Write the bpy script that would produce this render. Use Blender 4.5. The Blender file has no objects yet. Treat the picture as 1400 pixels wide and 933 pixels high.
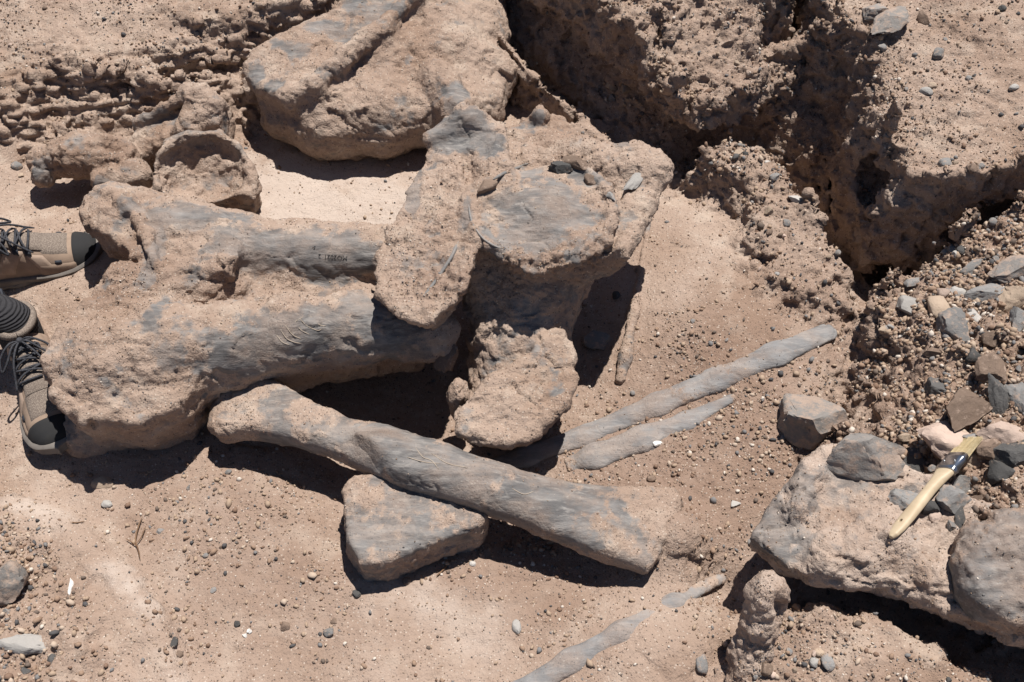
import bpy, bmesh, math, random
import numpy as np
from mathutils import Vector, Matrix, Euler
from math import radians, sin, cos, pi
from concurrent.futures import ThreadPoolExecutor

# ---------------------------------------------------------------- camera, sky, sun, exposure
SC = bpy.context.scene
COL = SC.collection
PITCH = radians(52.0); DIST = 2.1; FPX = 1361.0
CAM = np.array([0.0, -DIST*cos(PITCH), DIST*sin(PITCH)])
cam_d = bpy.data.cameras.new('camera'); cam = bpy.data.objects.new('camera', cam_d); COL.objects.link(cam)
cam.location = CAM; cam.rotation_euler = (pi/2-PITCH, 0, 0)
cam_d.sensor_width = 36.0; cam_d.lens = 35.0; cam_d.clip_start = 0.05; cam_d.clip_end = 500.0
SC.camera = cam

SUN_EL = radians(70.0)
SH = Vector((0.46, 0.85)).normalized()
to_sun = Vector((cos(SUN_EL)*SH.x, cos(SUN_EL)*SH.y, sin(SUN_EL)))
sun_d = bpy.data.lights.new('sun', 'SUN'); sun = bpy.data.objects.new('sun', sun_d); COL.objects.link(sun)
sun_d.energy = 5.0; sun_d.angle = radians(0.5); sun_d.color = (1.0, 0.955, 0.90)
sun.rotation_euler = to_sun.to_track_quat('Z', 'Y').to_euler()
world = bpy.data.worlds.new('World'); SC.world = world; world.use_nodes = True
wn = world.node_tree; wn.nodes.clear()
wo = wn.nodes.new('ShaderNodeOutputWorld'); wb = wn.nodes.new('ShaderNodeBackground'); ws = wn.nodes.new('ShaderNodeTexSky')
ws.sky_type = 'NISHITA'; ws.sun_disc = False; ws.sun_elevation = SUN_EL; ws.sun_rotation = math.atan2(to_sun.x, to_sun.y)
ws.altitude = 1500.0; ws.dust_density = 0.4; ws.air_density = 0.8
wb.inputs['Strength'].default_value = 0.05
wn.links.new(ws.outputs['Color'], wb.inputs['Color']); wn.links.new(wb.outputs['Background'], wo.inputs['Surface'])
SC.view_settings.view_transform = 'Standard'; SC.view_settings.look = 'None'
SC.view_settings.exposure = 0.50; SC.view_settings.gamma = 1.0; SC.view_settings.use_curve_mapping = False
SC.cycles.max_bounces = 5; SC.cycles.diffuse_bounces = 2

# ---------------------------------------------------------------- helpers
RNG = np.random.default_rng(7); random.seed(7)
FW = np.array([0, cos(PITCH), -sin(PITCH)]); UP = np.array([0, sin(PITCH), cos(PITCH)])
def ray(px, py):
    d = FW + np.array([(px-700)/FPX, 0, 0]) + UP*((466.5-py)/FPX)
    return d/np.linalg.norm(d)
def P(px, py, z=0.0):                       # the point at height z that a measured picture point marks
    d = ray(px, py); return CAM + d*((z-CAM[2])/d[2])
def PL(px, py, o, n):                       # the same on a plane
    d = ray(px, py); n = np.asarray(n, float); return CAM + d*(np.dot(np.asarray(o)-CAM, n)/np.dot(d, n))
def nrm(v):
    v = np.asarray(v, float); return v/np.linalg.norm(v)
def smooth(a, b, x):
    t = np.clip((x-a)/(b-a), 0, 1); return t*t*(3-2*t)

def _hash(ix, iy, iz, seed):
    h = (ix.astype(np.uint32)*np.uint32(374761393)) ^ (iy.astype(np.uint32)*np.uint32(668265263)) ^ (iz.astype(np.uint32)*np.uint32(2147483647)) ^ np.uint32((seed*362437+1013904223) & 0xffffffff)
    h = (h ^ (h >> np.uint32(13)))*np.uint32(1274126177)
    return h ^ (h >> np.uint32(16))
_G = np.array([[1,1,0],[-1,1,0],[1,-1,0],[-1,-1,0],[1,0,1],[-1,0,1],[1,0,-1],[-1,0,-1],[0,1,1],[0,-1,1],[0,1,-1],[0,-1,-1],[1,1,0],[-1,1,0],[0,-1,1],[0,-1,-1]], np.float32)
def perlin(p, freq, seed=0):
    q = np.asarray(p, np.float32)*np.float32(freq)
    f0 = np.floor(q); i = f0.astype(np.int32); f = q-f0
    u = f*f*f*(f*(f*6-15)+10)
    out = None
    acc = []
    for dz in (0, 1):
        for dy in (0, 1):
            c = []
            for dx in (0, 1):
                g = _G[_hash(i[:,0]+dx, i[:,1]+dy, i[:,2]+dz, seed) & np.uint32(15)]
                c.append(g[:,0]*(f[:,0]-dx)+g[:,1]*(f[:,1]-dy)+g[:,2]*(f[:,2]-dz))
            acc.append(c[0]+(c[1]-c[0])*u[:,0])
    a = acc[0]+(acc[1]-acc[0])*u[:,1]; b = acc[2]+(acc[3]-acc[2])*u[:,1]
    return a+(b-a)*u[:,2]
def fbm(p, freq, octaves=4, gain=0.5, seed=0, ridged=False):
    s = 0; a = 1.0; t = 0
    for k in range(octaves):
        n = perlin(p, freq*2**k, seed+k)
        if ridged: n = 0.5-np.abs(n)*1.4
        s = s+n*a; t += a; a *= gain
    return s/t
def cells(p, freq, seed=0):                 # F1 distance of a jittered grid: crumb-like lumps
    q = np.asarray(p, np.float32)*np.float32(freq); i = np.floor(q).astype(np.int32); best = np.full(len(q), 9, np.float32)
    for dx in (-1,0,1):
        for dy in (-1,0,1):
            for dz in (-1,0,1):
                jx, jy, jz = i[:,0]+dx, i[:,1]+dy, i[:,2]+dz
                h = _hash(jx, jy, jz, seed)
                fx = (h & np.uint32(1023)).astype(np.float32)/1023; fy = ((h >> np.uint32(10)) & np.uint32(1023)).astype(np.float32)/1023; fz = ((h >> np.uint32(20)) & np.uint32(1023)).astype(np.float32)/1023
                d = (jx+fx-q[:,0])**2+(jy+fy-q[:,1])**2+(jz+fz-q[:,2])**2
                np.minimum(best, d, out=best)
    return np.sqrt(best)

def facet(p, freq, seed=0, tilt=1.0):          # chipped facets: every cell of a jittered grid gets its own small tilt and step
    q = np.asarray(p, np.float32)*np.float32(freq); i = np.floor(q).astype(np.int32); best = np.full(len(q), 9, np.float32); val = np.zeros(len(q), np.float32)
    for dx in (-1,0,1):
        for dy in (-1,0,1):
            for dz in (-1,0,1):
                jx, jy, jz = i[:,0]+dx, i[:,1]+dy, i[:,2]+dz
                h = _hash(jx, jy, jz, seed)
                fx = (h & np.uint32(1023)).astype(np.float32)/1023; fy = ((h >> np.uint32(10)) & np.uint32(1023)).astype(np.float32)/1023; fz = ((h >> np.uint32(20)) & np.uint32(1023)).astype(np.float32)/1023
                ex, ey, ez = q[:,0]-jx-fx, q[:,1]-jy-fy, q[:,2]-jz-fz; d = ex*ex+ey*ey+ez*ez; m = d < best
                g = _G[(h >> np.uint32(7)) & np.uint32(15)]
                w = (g[:,0]*ex+g[:,1]*ey+g[:,2]*ez)*tilt+(fz-0.5)*0.8
                best = np.where(m, d, best); val = np.where(m, w, val)
    return val

def mesh_np(name, v, faces, smooth_shade=True):
    me = bpy.data.meshes.new(name); v = np.asarray(v, np.float32); faces = np.asarray(faces, np.int32); k = faces.shape[1]
    me.vertices.add(len(v)); me.vertices.foreach_set('co', v.ravel())
    me.loops.add(faces.size); me.loops.foreach_set('vertex_index', faces.ravel())
    me.polygons.add(len(faces)); me.polygons.foreach_set('loop_start', np.arange(0, faces.size, k, dtype=np.int32))
    me.polygons.foreach_set('loop_total', np.full(len(faces), k, np.int32))
    me.polygons.foreach_set('use_smooth', np.full(len(faces), smooth_shade, bool))
    me.update(calc_edges=True); return me
def attr(me, name, vals):
    a = me.attributes.new(name, 'FLOAT', 'POINT'); a.data.foreach_set('value', np.asarray(vals, np.float32))
def vnormals(v, f):
    if f.shape[1] == 4: n = np.cross(v[f[:,2]]-v[f[:,0]], v[f[:,3]]-v[f[:,1]])
    else: n = np.cross(v[f[:,1]]-v[f[:,0]], v[f[:,2]]-v[f[:,0]])
    o = np.zeros_like(v)
    for k in range(f.shape[1]):
        for c in range(3): o[:,c] += np.bincount(f[:,k], n[:,c], len(v))
    return o/np.maximum(np.linalg.norm(o, axis=1, keepdims=True), 1e-12)
def link(name, me, mat=None, parent=None, loc=None):
    o = bpy.data.objects.new(name, me); COL.objects.link(o)
    if mat is not None and me is not None: me.materials.append(mat)
    if parent is not None: o.parent = parent
    if loc is not None: o.location = loc
    return o
def tag(o, label, cat, group=None, kind=None):
    if label: o['label'] = label
    if cat: o['category'] = cat
    if group: o['group'] = group
    if kind: o['kind'] = kind
    return o
def bm_obj(name, bm, mat, parent=None, sm=True):
    me = bpy.data.meshes.new(name); bm.to_mesh(me); bm.free()
    if sm: me.polygons.foreach_set('use_smooth', np.ones(len(me.polygons), bool))
    return link(name, me, mat, parent)
def empty(name, loc, rot=(0,0,0)):
    o = bpy.data.objects.new(name, None); COL.objects.link(o); o.location = loc; o.rotation_euler = rot; o.empty_display_size = 0.05
    return o

# ---- signed distances
def smin(a, b, k):
    if k <= 0: return np.minimum(a, b)
    h = np.clip(0.5+0.5*(b-a)/k, 0, 1); return b+(a-b)*h-k*h*(1-h)
def smax(a, b, k): return -smin(-a, -b, k)
def sd_chain(p, pts, k=0.02, flat=1.0):      # pts: (point, radius): a tapering limb through the points; flat < 1 squashes it vertically
    out = None
    for (a, ra), (b, rb) in zip(pts[:-1], pts[1:]):
        a = np.asarray(a, np.float32); b = np.asarray(b, np.float32)
        ba = b-a; pa = p-a
        s = np.array([1, 1, 1/flat], np.float32); 
        h = np.clip(((pa*s) @ (ba*s))/np.dot(ba*s, ba*s), 0, 1)
        d = np.linalg.norm((pa-h[:,None]*ba)*s, axis=1)-(ra+(rb-ra)*(h*h*(3-2*h)))
        out = d if out is None else smin(out, d, k)
    return out
def sd_ell(p, c, r, rot=None):
    q = p-np.asarray(c, np.float32)
    if rot is not None: q = q @ np.array(Euler(rot).to_matrix(), np.float32)
    r = np.asarray(r, np.float32); k0 = np.linalg.norm(q/r, axis=1); k1 = np.linalg.norm(q/(r*r), axis=1)
    return k0*(k0-1)/np.maximum(k1, 1e-9)
def sd_poly(p2, poly):
    p2 = np.asarray(p2, np.float32); poly = np.asarray(poly, np.float32); n = len(poly); d = np.full(len(p2), 1e9, np.float32); s = np.zeros(len(p2), bool)
    for i in range(n):
        a = poly[i]; b = poly[(i+1) % n]; e = b-a; w = p2-a
        t = np.clip((w @ e)/np.dot(e, e), 0, 1); bb = w-t[:,None]*e
        d = np.minimum(d, (bb*bb).sum(1))
        c1 = p2[:,1] >= a[1]; c2 = p2[:,1] < b[1]; c3 = e[0]*w[:,1] > e[1]*w[:,0]
        flip = (c1 & c2 & c3) | (~c1 & ~c2 & ~c3); s ^= flip
    return np.where(s, -1, 1).astype(np.float32)*np.sqrt(d)
def sd_slab(p, o, n, outline, thick, rnd=0.015, inset=0.0):
    # solid plate: outline (picture points) laid on the plane (o, n), going thick below it, edges rounded, narrowing by inset
    n = nrm(n); u = nrm(np.cross([0.13, 1.0, 0.07], n)); v = np.cross(n, u); o = np.asarray(o, float)
    pl = [((PL(x, y, o, n)-o) @ u, (PL(x, y, o, n)-o) @ v) for x, y in outline]
    n = n.astype(np.float32); u = u.astype(np.float32); v = v.astype(np.float32); q = p-o.astype(np.float32); zz = q @ n
    d2 = sd_poly(np.stack([q @ u, q @ v], 1), pl)+rnd + inset*np.clip(-zz/thick, 0, 1)
    dz = np.abs(zz+thick/2)-thick/2+rnd
    return np.minimum(np.maximum(d2, dz), 0)+np.sqrt(np.maximum(d2, 0)**2+np.maximum(dz, 0)**2)-rnd

def surface_nets(fn, lo, hi, h, pad=0.012):
    lo = np.asarray(lo, float); n = np.ceil((np.asarray(hi)-lo)/h).astype(int)+1
    # a coarse pass finds the blocks that hold the surface, the fine pass fills only those
    ax = [lo[i]+h*np.arange(n[i]) for i in range(3)]
    B = 8; nb = -(-n//B); 
    bc = np.stack(np.meshgrid(*[lo[i]+h*(np.arange(nb[i])*B+B/2) for i in range(3)], indexing='ij'), -1).reshape(-1, 3)
    bc = bc.astype(np.float32); dc = fn(bc, True); rad = h*B*0.87*1.12+pad
    V = np.full(tuple(nb*B), 1.0, np.float32)
    Vb = V.reshape(nb[0], B, nb[1], B, nb[2], B).transpose(0, 2, 4, 1, 3, 5).reshape(-1, B, B, B).copy()
    Vb[dc < 0] = -1.0
    act = np.nonzero(np.abs(dc) < rad)[0]
    off = np.stack(np.meshgrid(*[(np.arange(B)-B/2)*h]*3, indexing='ij'), -1).reshape(1, -1, 3)
    CH = 260; off = off.astype(np.float32)
    def fill(a): Vb[a] = fn((bc[a][:,None,:]+off).reshape(-1, 3), False).reshape(-1, B, B, B)
    with ThreadPoolExecutor(4) as ex: list(ex.map(fill, [act[s:s+CH] for s in range(0, len(act), CH)]))
    V = Vb.reshape(nb[0], nb[1], nb[2], B, B, B).transpose(0, 3, 1, 4, 2, 5).reshape(tuple(nb*B))
    V[0] = V[-1] = 1; V[:,0] = V[:,-1] = 1; V[:,:,0] = V[:,:,-1] = 1
    S = V < 0; sh = np.array(V.shape)
    c = np.zeros(tuple(sh-1), np.int8)
    for dx in (0,1):
        for dy in (0,1):
            for dz in (0,1): c += S[dx:sh[0]-1+dx, dy:sh[1]-1+dy, dz:sh[2]-1+dz]
    idx = np.argwhere((c > 0) & (c < 8)); m = len(idx)
    ids = np.full(tuple(sh-1), -1, np.int32); ids[idx[:,0], idx[:,1], idx[:,2]] = np.arange(m)
    acc = np.zeros((m, 3)); cnt = np.zeros(m)
    cor = {}
    for dx in (0,1):
        for dy in (0,1):
            for dz in (0,1): cor[dx,dy,dz] = V[idx[:,0]+dx, idx[:,1]+dy, idx[:,2]+dz].astype(float)
    for a in range(3):
        for b in ((0,0),(0,1),(1,0),(1,1)):
            c0 = list(b); c0.insert(a, 0); c1 = list(b); c1.insert(a, 1)
            v0 = cor[tuple(c0)]; v1 = cor[tuple(c1)]; x = (v0 < 0) != (v1 < 0)
            t = np.where(x, v0/np.where(x, v0-v1, 1), 0)
            q = np.tile(np.array(c0, float), (m, 1)); q[:,a] = t
            acc += q*x[:,None]; cnt += x
    verts = lo+h*(idx+acc/cnt[:,None])
    quads = []
    for a in range(3):
        s0 = [slice(None)]*3; s1 = [slice(None)]*3; s0[a] = slice(0, -1); s1[a] = slice(1, None)
        A = S[tuple(s0)]; Bv = S[tuple(s1)]
        e = np.argwhere(A != Bv)
        o1, o2 = [(1,2),(2,0),(0,1)][a]
        e = e[(e[:,o1] > 0) & (e[:,o2] > 0) & (e[:,o1] < sh[o1]-1) & (e[:,o2] < sh[o2]-1)]
        fl = A[e[:,0], e[:,1], e[:,2]]
        def cell(d1, d2):
            q = e.copy(); q[:,o1] += d1; q[:,o2] += d2; return ids[q[:,0], q[:,1], q[:,2]]
        q = np.stack([cell(-1,-1), cell(0,-1), cell(0,0), cell(-1,0)], 1)
        q[~fl] = q[~fl][:, ::-1]
        quads.append(q)
    f = np.concatenate(quads); f = f[(f >= 0).all(1)]
    return verts.astype(np.float32), f
# ---------------------------------------------------------------- materials
class NT:
    def __init__(s, name):
        s.m = bpy.data.materials.new(name); s.m.use_nodes = True; s.t = s.m.node_tree; s.t.nodes.clear()
        s.out = s.t.nodes.new('ShaderNodeOutputMaterial'); s.b = s.t.nodes.new('ShaderNodeBsdfPrincipled')
        s.t.links.new(s.b.outputs[0], s.out.inputs[0]); s.b.inputs['Specular IOR Level'].default_value = 0.25
        s.co = s.t.nodes.new('ShaderNodeNewGeometry').outputs['Position']
    def n(s, kind, **kw):
        x = s.t.nodes.new(kind)
        for k, v in kw.items(): setattr(x, k, v)
        return x
    def set(s, sock, v):
        if hasattr(v, 'is_linked'): s.t.links.new(v, sock)
        else: sock.default_value = v
    def obj(s): return s.n('ShaderNodeTexCoord').outputs['Object']
    def noise(s, scale, detail=4, rough=0.55, co=None, dist=0.0):
        x = s.n('ShaderNodeTexNoise'); s.set(x.inputs['Vector'], co or s.co)
        x.inputs['Scale'].default_value = scale; x.inputs['Detail'].default_value = detail; x.inputs['Roughness'].default_value = rough; x.inputs['Distortion'].default_value = dist
        return x.outputs['Fac']
    def vor(s, scale, feat='F1', co=None, out='Distance', rand=1.0):
        x = s.n('ShaderNodeTexVoronoi', feature=feat); s.set(x.inputs['Vector'], co or s.co); x.inputs['Scale'].default_value = scale; x.inputs['Randomness'].default_value = rand
        return x.outputs[out]
    def ramp(s, v, a, b):                    # smoothstep-like 0..1
        x = s.n('ShaderNodeMapRange', interpolation_type='SMOOTHSTEP'); s.set(x.inputs['Value'], v)
        x.inputs['From Min'].default_value = a; x.inputs['From Max'].default_value = b; return x.outputs['Result']
    def math(s, op, a, b=0.0):
        x = s.n('ShaderNodeMath', operation=op); s.set(x.inputs[0], a); s.set(x.inputs[1], b); return x.outputs[0]
    def mix(s, f, a, b, mode='MIX'):
        x = s.n('ShaderNodeMix', data_type='RGBA', blend_type=mode); s.set(x.inputs['Factor'], f)
        for i, v in ((6, a), (7, b)):
            if isinstance(v, tuple): v = (*v, 1.0) if len(v) == 3 else v
            s.set(x.inputs[i], v)
        return x.outputs[2]
    def attr(s, name): return s.n('ShaderNodeAttribute', attribute_name=name).outputs['Fac']
    def stretch(s, rot, scale):
        x = s.n('ShaderNodeMapping'); s.set(x.inputs['Vector'], s.co); x.inputs['Rotation'].default_value = rot; x.inputs['Scale'].default_value = scale; return x.outputs['Vector']
    def bump(s, h, strength, dist, prev=None):
        x = s.n('ShaderNodeBump'); s.set(x.inputs['Strength'], strength); x.inputs['Distance'].default_value = dist; s.set(x.inputs['Height'], h)
        if prev is not None: s.t.links.new(prev, x.inputs['Normal'])
        return x.outputs['Normal']
    def done(s, col, rough=0.9, normal=None):
        s.set(s.b.inputs['Base Color'], col if not isinstance(col, tuple) else (*col, 1.0)); s.set(s.b.inputs['Roughness'], rough)
        if normal is not None: s.t.links.new(normal, s.b.inputs['Normal'])
        return s.m

SAND_A = (0.345, 0.258, 0.204); SAND_B = (0.250, 0.170, 0.124); SAND_C = (0.44, 0.358, 0.292)
def sand_colour(t, crumb=None):
    big = t.noise(3.2, 3); mid = t.noise(14, 5, 0.6); fine = t.noise(120, 4, 0.65)
    c = t.mix(t.ramp(big, 0.40, 0.75), SAND_A, SAND_B)
    c = t.mix(t.math('MULTIPLY', t.ramp(mid, 0.48, 0.72), 0.65), c, SAND_C)
    c = t.mix(t.math('MULTIPLY', t.ramp(t.noise(7.5, 6, 0.62), 0.52, 0.70), 0.55), c, (0.225, 0.150, 0.108))
    if crumb is not None: c = t.mix(t.math('MULTIPLY', crumb, 0.6), c, (0.205, 0.135, 0.10))
    c = t.mix(t.math('MULTIPLY', t.ramp(fine, 0.5, 0.75), 0.30), c, (0.17, 0.12, 0.09))
    # single grains of other colours
    v = t.n('ShaderNodeTexVoronoi'); t.set(v.inputs['Vector'], t.co); v.inputs['Scale'].default_value = 260
    g = t.math('MULTIPLY', t.ramp(v.outputs['Distance'], 0.42, 0.28), 1.0)
    sep = t.n('ShaderNodeSeparateColor'); t.t.links.new(v.outputs['Color'], sep.inputs[0])
    dark = t.math('MULTIPLY', g, t.math('GREATER_THAN', sep.outputs[0], 0.86)); pale = t.math('MULTIPLY', g, t.math('GREATER_THAN', sep.outputs[1], 0.88))
    c = t.mix(t.math('MULTIPLY', dark, 0.75), c, (0.09, 0.068, 0.058)); c = t.mix(t.math('MULTIPLY', pale, 0.6), c, (0.53, 0.46, 0.39))
    return c, fine, v.outputs['Distance']

def mat_ground():
    t = NT('sandy_ground'); crumb = t.attr('crumb'); pale = t.attr('pale'); rough = t.attr('rough')
    c, fine, gr = sand_colour(t, crumb)
    patch = t.ramp(t.math('ADD', t.noise(9, 5, 0.6), t.math('MULTIPLY', pale, 0.30)), 0.55, 0.82)
    c = t.mix(t.math('MULTIPLY', patch, t.math('ADD', t.math('MULTIPLY', pale, 0.6), 0.12)), c, (0.475, 0.40, 0.345))
    n = t.bump(t.noise(38, 7, 0.66), 0.6, 0.011)
    n = t.bump(t.noise(140, 4, 0.7), 0.6, 0.0042, n)
    n = t.bump(gr, 0.4, 0.002, n)
    return t.done(c, 0.95, n)

def mat_fossil(name, grey_a=(0.195, 0.184, 0.176), grey_b=(0.098, 0.094, 0.093), grey_c=(0.30, 0.28, 0.26), streak=(0,0,0), thr=0.5, pale=0.0):
    t = NT(name); g = t.attr('grey')
    c, fine, gr = sand_colour(t, t.attr('crumb'))
    if pale: c = t.mix(t.math('MULTIPLY', t.ramp(t.noise(11, 6, 0.65), 0.30, 0.62), pale), c, (0.50, 0.415, 0.355))
    sc = t.stretch(streak, (0.25, 1.0, 1.0))
    st = t.noise(38, 6, 0.65, sc); st2 = t.noise(110, 4, 0.6, sc)
    gc = t.mix(t.ramp(st, 0.38, 0.66), grey_b, grey_a); gc = t.mix(t.math('MULTIPLY', t.ramp(st2, 0.5, 0.72), 0.6), gc, grey_c)
    cr = t.vor(24, 'DISTANCE_TO_EDGE', sc); gc = t.mix(t.math('MULTIPLY', t.ramp(cr, 0.015, 0.003), 0.16), gc, (0.36,0.32,0.28))
    dust = t.math('ADD', t.math('MULTIPLY', t.math('SUBTRACT', t.noise(90, 4, 0.7), 0.5), 0.9), t.math('MULTIPLY', t.math('SUBTRACT', t.noise(330, 2, 0.7), 0.5), 0.7))
    mask = t.ramp(t.math('ADD', g, dust), 0.20, 0.80)
    film = t.math('SUBTRACT', 1.0, t.math('MULTIPLY', t.ramp(t.math('ADD', t.math('MULTIPLY', t.noise(10, 5, 0.65), 0.7), t.math('MULTIPLY', t.noise(48, 4, 0.7, sc), 0.3)), 0.40, 0.62), 0.5))
    mask = t.math('MULTIPLY', mask, film)
    col = t.mix(mask, c, gc)
    sandy = t.math('SUBTRACT', 1.0, mask)
    n = t.bump(t.noise(36, 7, 0.66), t.math('ADD', 0.22, t.math('MULTIPLY', sandy, 0.40)), 0.012)
    n = t.bump(t.noise(130, 4, 0.7), t.math('ADD', 0.15, t.math('MULTIPLY', sandy, 0.45)), 0.0045, n)
    n = t.bump(gr, t.math('MULTIPLY', sandy, 0.45), 0.002, n); n = t.bump(st2, t.math('MULTIPLY', mask, 0.6), 0.004, n)
    n = t.bump(t.ramp(cr, 0.0, 0.02), t.math('MULTIPLY', mask, 0.2), 0.0015, n)
    return t.done(col, t.math('SUBTRACT', 0.95, t.math('MULTIPLY', mask, 0.25)), n)

def mat_stone(name, a, b, dusty=0.5, scale=0.085):
    t = NT(name); co = t.obj(); info = t.n('ShaderNodeObjectInfo').outputs['Random']
    c = t.mix(t.noise(28*scale, 5, 0.65, co), a, b)
    vv = t.n('ShaderNodeHueSaturation'); t.set(vv.inputs['Color'], c); t.set(vv.inputs['Value'], t.math('ADD', 0.75, t.math('MULTIPLY', info, 0.5))); c = vv.outputs[0]
    nz = t.n('ShaderNodeSeparateXYZ'); t.t.links.new(t.n('ShaderNodeNewGeometry').outputs['Normal'], nz.inputs[0])
    d = t.ramp(t.math('ADD', t.noise(22*scale, 6, 0.7, co), t.math('MULTIPLY', t.noise(160, 3, 0.7), 0.35)), 0.94-dusty*0.5, 1.10-dusty*0.45)
    c = t.mix(t.math('MULTIPLY', d, 0.85), c, SAND_A)
    n = t.bump(t.noise(60, 6, 0.7), 0.5, 0.006); n = t.bump(t.noise(260, 4, 0.7), 0.6, 0.002, n)
    return t.done(c, 0.82, n)

def mat_plain(name, col, rough=0.7, bump=None, col2=None, scale=60, spec=0.25, metal=0.0):
    t = NT(name); co = t.obj()
    c = t.mix(t.ramp(t.noise(scale, 4, 0.6, co), 0.35, 0.68), col, col2 or tuple(x*0.8 for x in col))
    n = t.bump(t.noise(bump[0], 3, 0.6, co), bump[1], bump[2]) if bump else None
    t.b.inputs['Specular IOR Level'].default_value = spec; t.b.inputs['Metallic'].default_value = metal
    return t.done(c, rough, n)

M_GROUND = mat_ground()
M_BONE = mat_fossil('fossil_bone'); M_RIB = mat_fossil('fossil_rib', (0.225,0.22,0.218), (0.15,0.148,0.15), (0.31,0.295,0.28), (0,0,radians(-32)))
M_LIMB = mat_fossil('fossil_limb', streak=(0,0,radians(16)))
M_LEDGE = mat_fossil('pale_sediment', pale=0.45)
# ---------------------------------------------------------------- ground: one sheet, fine where the dig is, reaching far out
def axis(lo, hi, step, far):
    a = np.arange(lo, hi+1e-6, step); g = [step]
    while sum(g) < far: g.append(g[-1]*1.22)
    o = np.cumsum(g[1:]); return np.concatenate([lo-o[::-1], a, hi+o])
gx = axis(-1.42, 1.42, 0.0042, 40.0); gy = axis(-0.92, 1.38, 0.0042, 40.0)
NX, NY = len(gx), len(gy)
XX, YY = np.meshgrid(gx, gy); XY = np.stack([XX.ravel(), YY.ravel()], 1)
XYZ0 = np.column_stack([XY, np.zeros(len(XY))])
INN = (np.abs(XY[:,0]) < 1.8) & (XY[:,1] > -1.3) & (XY[:,1] < 1.8)
def tps(pts, q):
    pts = np.array([P(*p) for p in pts]); xy = pts[:,:2]; n = len(pts)
    def U(r2): return 0.5*r2*np.log(np.maximum(r2, 1e-12))
    d2 = ((xy[:,None]-xy[None])**2).sum(-1); A = np.zeros((n+3, n+3)); A[:n,:n] = U(d2)+np.eye(n)*0.004
    A[:n,n] = 1; A[:n,n+1:] = xy; A[n,:n] = 1; A[n+1:,:n] = xy.T
    w = np.linalg.solve(A, np.concatenate([pts[:,2], np.zeros(3)]))
    out = w[n]+q @ w[n+1:]
    for i in range(n): out = out+w[i]*U(((q-xy[i])**2).sum(1))
    return np.clip(out, pts[:,2].min()-0.01, pts[:,2].max()+0.01)
QC = np.clip(XY, [-1.7, -1.2], [1.7, 1.7])           # outside the dig the edge height carries on
BASE = [(0,933,.02),(200,900,0),(450,900,0),(700,900,0),(900,900,.02),(950,850,.01),(200,700,0),(400,720,0),(600,830,0),(60,650,0),(0,560,0),(350,650,0),
 (490,650,-.02),(500,560,-.09),(420,540,-.07),(600,560,-.08),(650,640,-.03),(760,770,-.01),(850,790,0),(560,800,0),(1000,640,.03),(900,600,.02),(1100,500,.05),(1000,560,.03),(960,440,.06),
 (850,560,0),(930,300,.04),(1010,340,.06),(830,440,0),(450,260,0),(550,290,0),(400,230,0),(560,230,0),(100,270,.02),(20,260,.03),(30,330,.04),(60,420,.06),
 (150,390,.08),(0,220,.05),(250,180,.04),(330,160,.03),(720,90,-.02),(680,40,-.02),(800,170,-.02),(900,210,-.02),(1000,270,.03),(1120,300,-.14),(1190,390,-.14),
 (1100,220,-.11),(1200,300,-.15),(1160,440,.03),(1180,530,.0),(1000,750,.01),(980,840,0),(1200,850,-.06),(1100,820,-.04),(1320,900,-.03),(1050,700,.02),(1190,580,.0),(-200,600,0),(-200,300,.03),(-200,933,.02),
 (300,1100,0),(800,1100,.02),(1100,620,.04)]
H = tps(BASE, QC)
warp = fbm(XYZ0, 7.0, 4, 0.55, 11)*0.030+fbm(XYZ0, 28.0, 3, 0.55, 15)*0.014
ROUGH = np.full(len(XY), 0.06); CRUMB = np.zeros(len(XY)); PALE = np.zeros(len(XY)); ROCKY = np.zeros(len(XY))
def region(rim, top, width, wamp=1.0, rough=0.3, crumb=0.0, face=1.0, out=0.0):
    global H, ROUGH, CRUMB
    poly = np.array([P(*r)[:2] for r in rim]); sel = np.nonzero(INN)[0]
    sd = sd_poly(XY[sel], poly)+warp[sel]*wamp+out
    t = smooth(width, 0.0, sd)
    far = sd_poly(XY[~INN], poly); tt = smooth(width, 0, far)
    T = tps(top, QC)
    full = np.zeros(len(XY)); full[sel] = t; full[~INN] = tt
    H = H+(T-H)*full
    edge = np.zeros(len(XY)); edge[sel] = np.exp(-(np.maximum(np.abs(sd-width*0.5)-width*0.5, 0)/0.03)**2)
    ROUGH = np.maximum(ROUGH*(1-full*0.5), np.maximum(full*rough, edge*face)); CRUMB = np.maximum(CRUMB, full*crumb)
    return full, edge
# upper left bank
f1, e1 = region([(-500,150,.14),(0,112,.15),(80,78,.16),(180,78,.17),(260,64,.17),(335,56,.17),(362,34,.17),(420,16,.17),(470,-60,.18),(470,-600,.2),(-500,-600,.2)],
       [(0,100,.15),(200,60,.17),(330,50,.17),(-300,100,.15),(100,0,.21),(400,0,.18),(200,-200,.26),(-300,-200,.26)], 0.15, 1.2, 0.25, 0, 1.0)
f2, e2 = region([(225,10,.2),(280,27,.2),(330,22,.2),(420,14,.2),(450,-10,.2),(460,-400,.25),(240,-400,.25)], [(240,10,.205),(330,18,.215),(420,10,.215),(300,-200,.30),(440,-200,.30)], 0.03, 0.6, 0.3, 0, 0.5)
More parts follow.
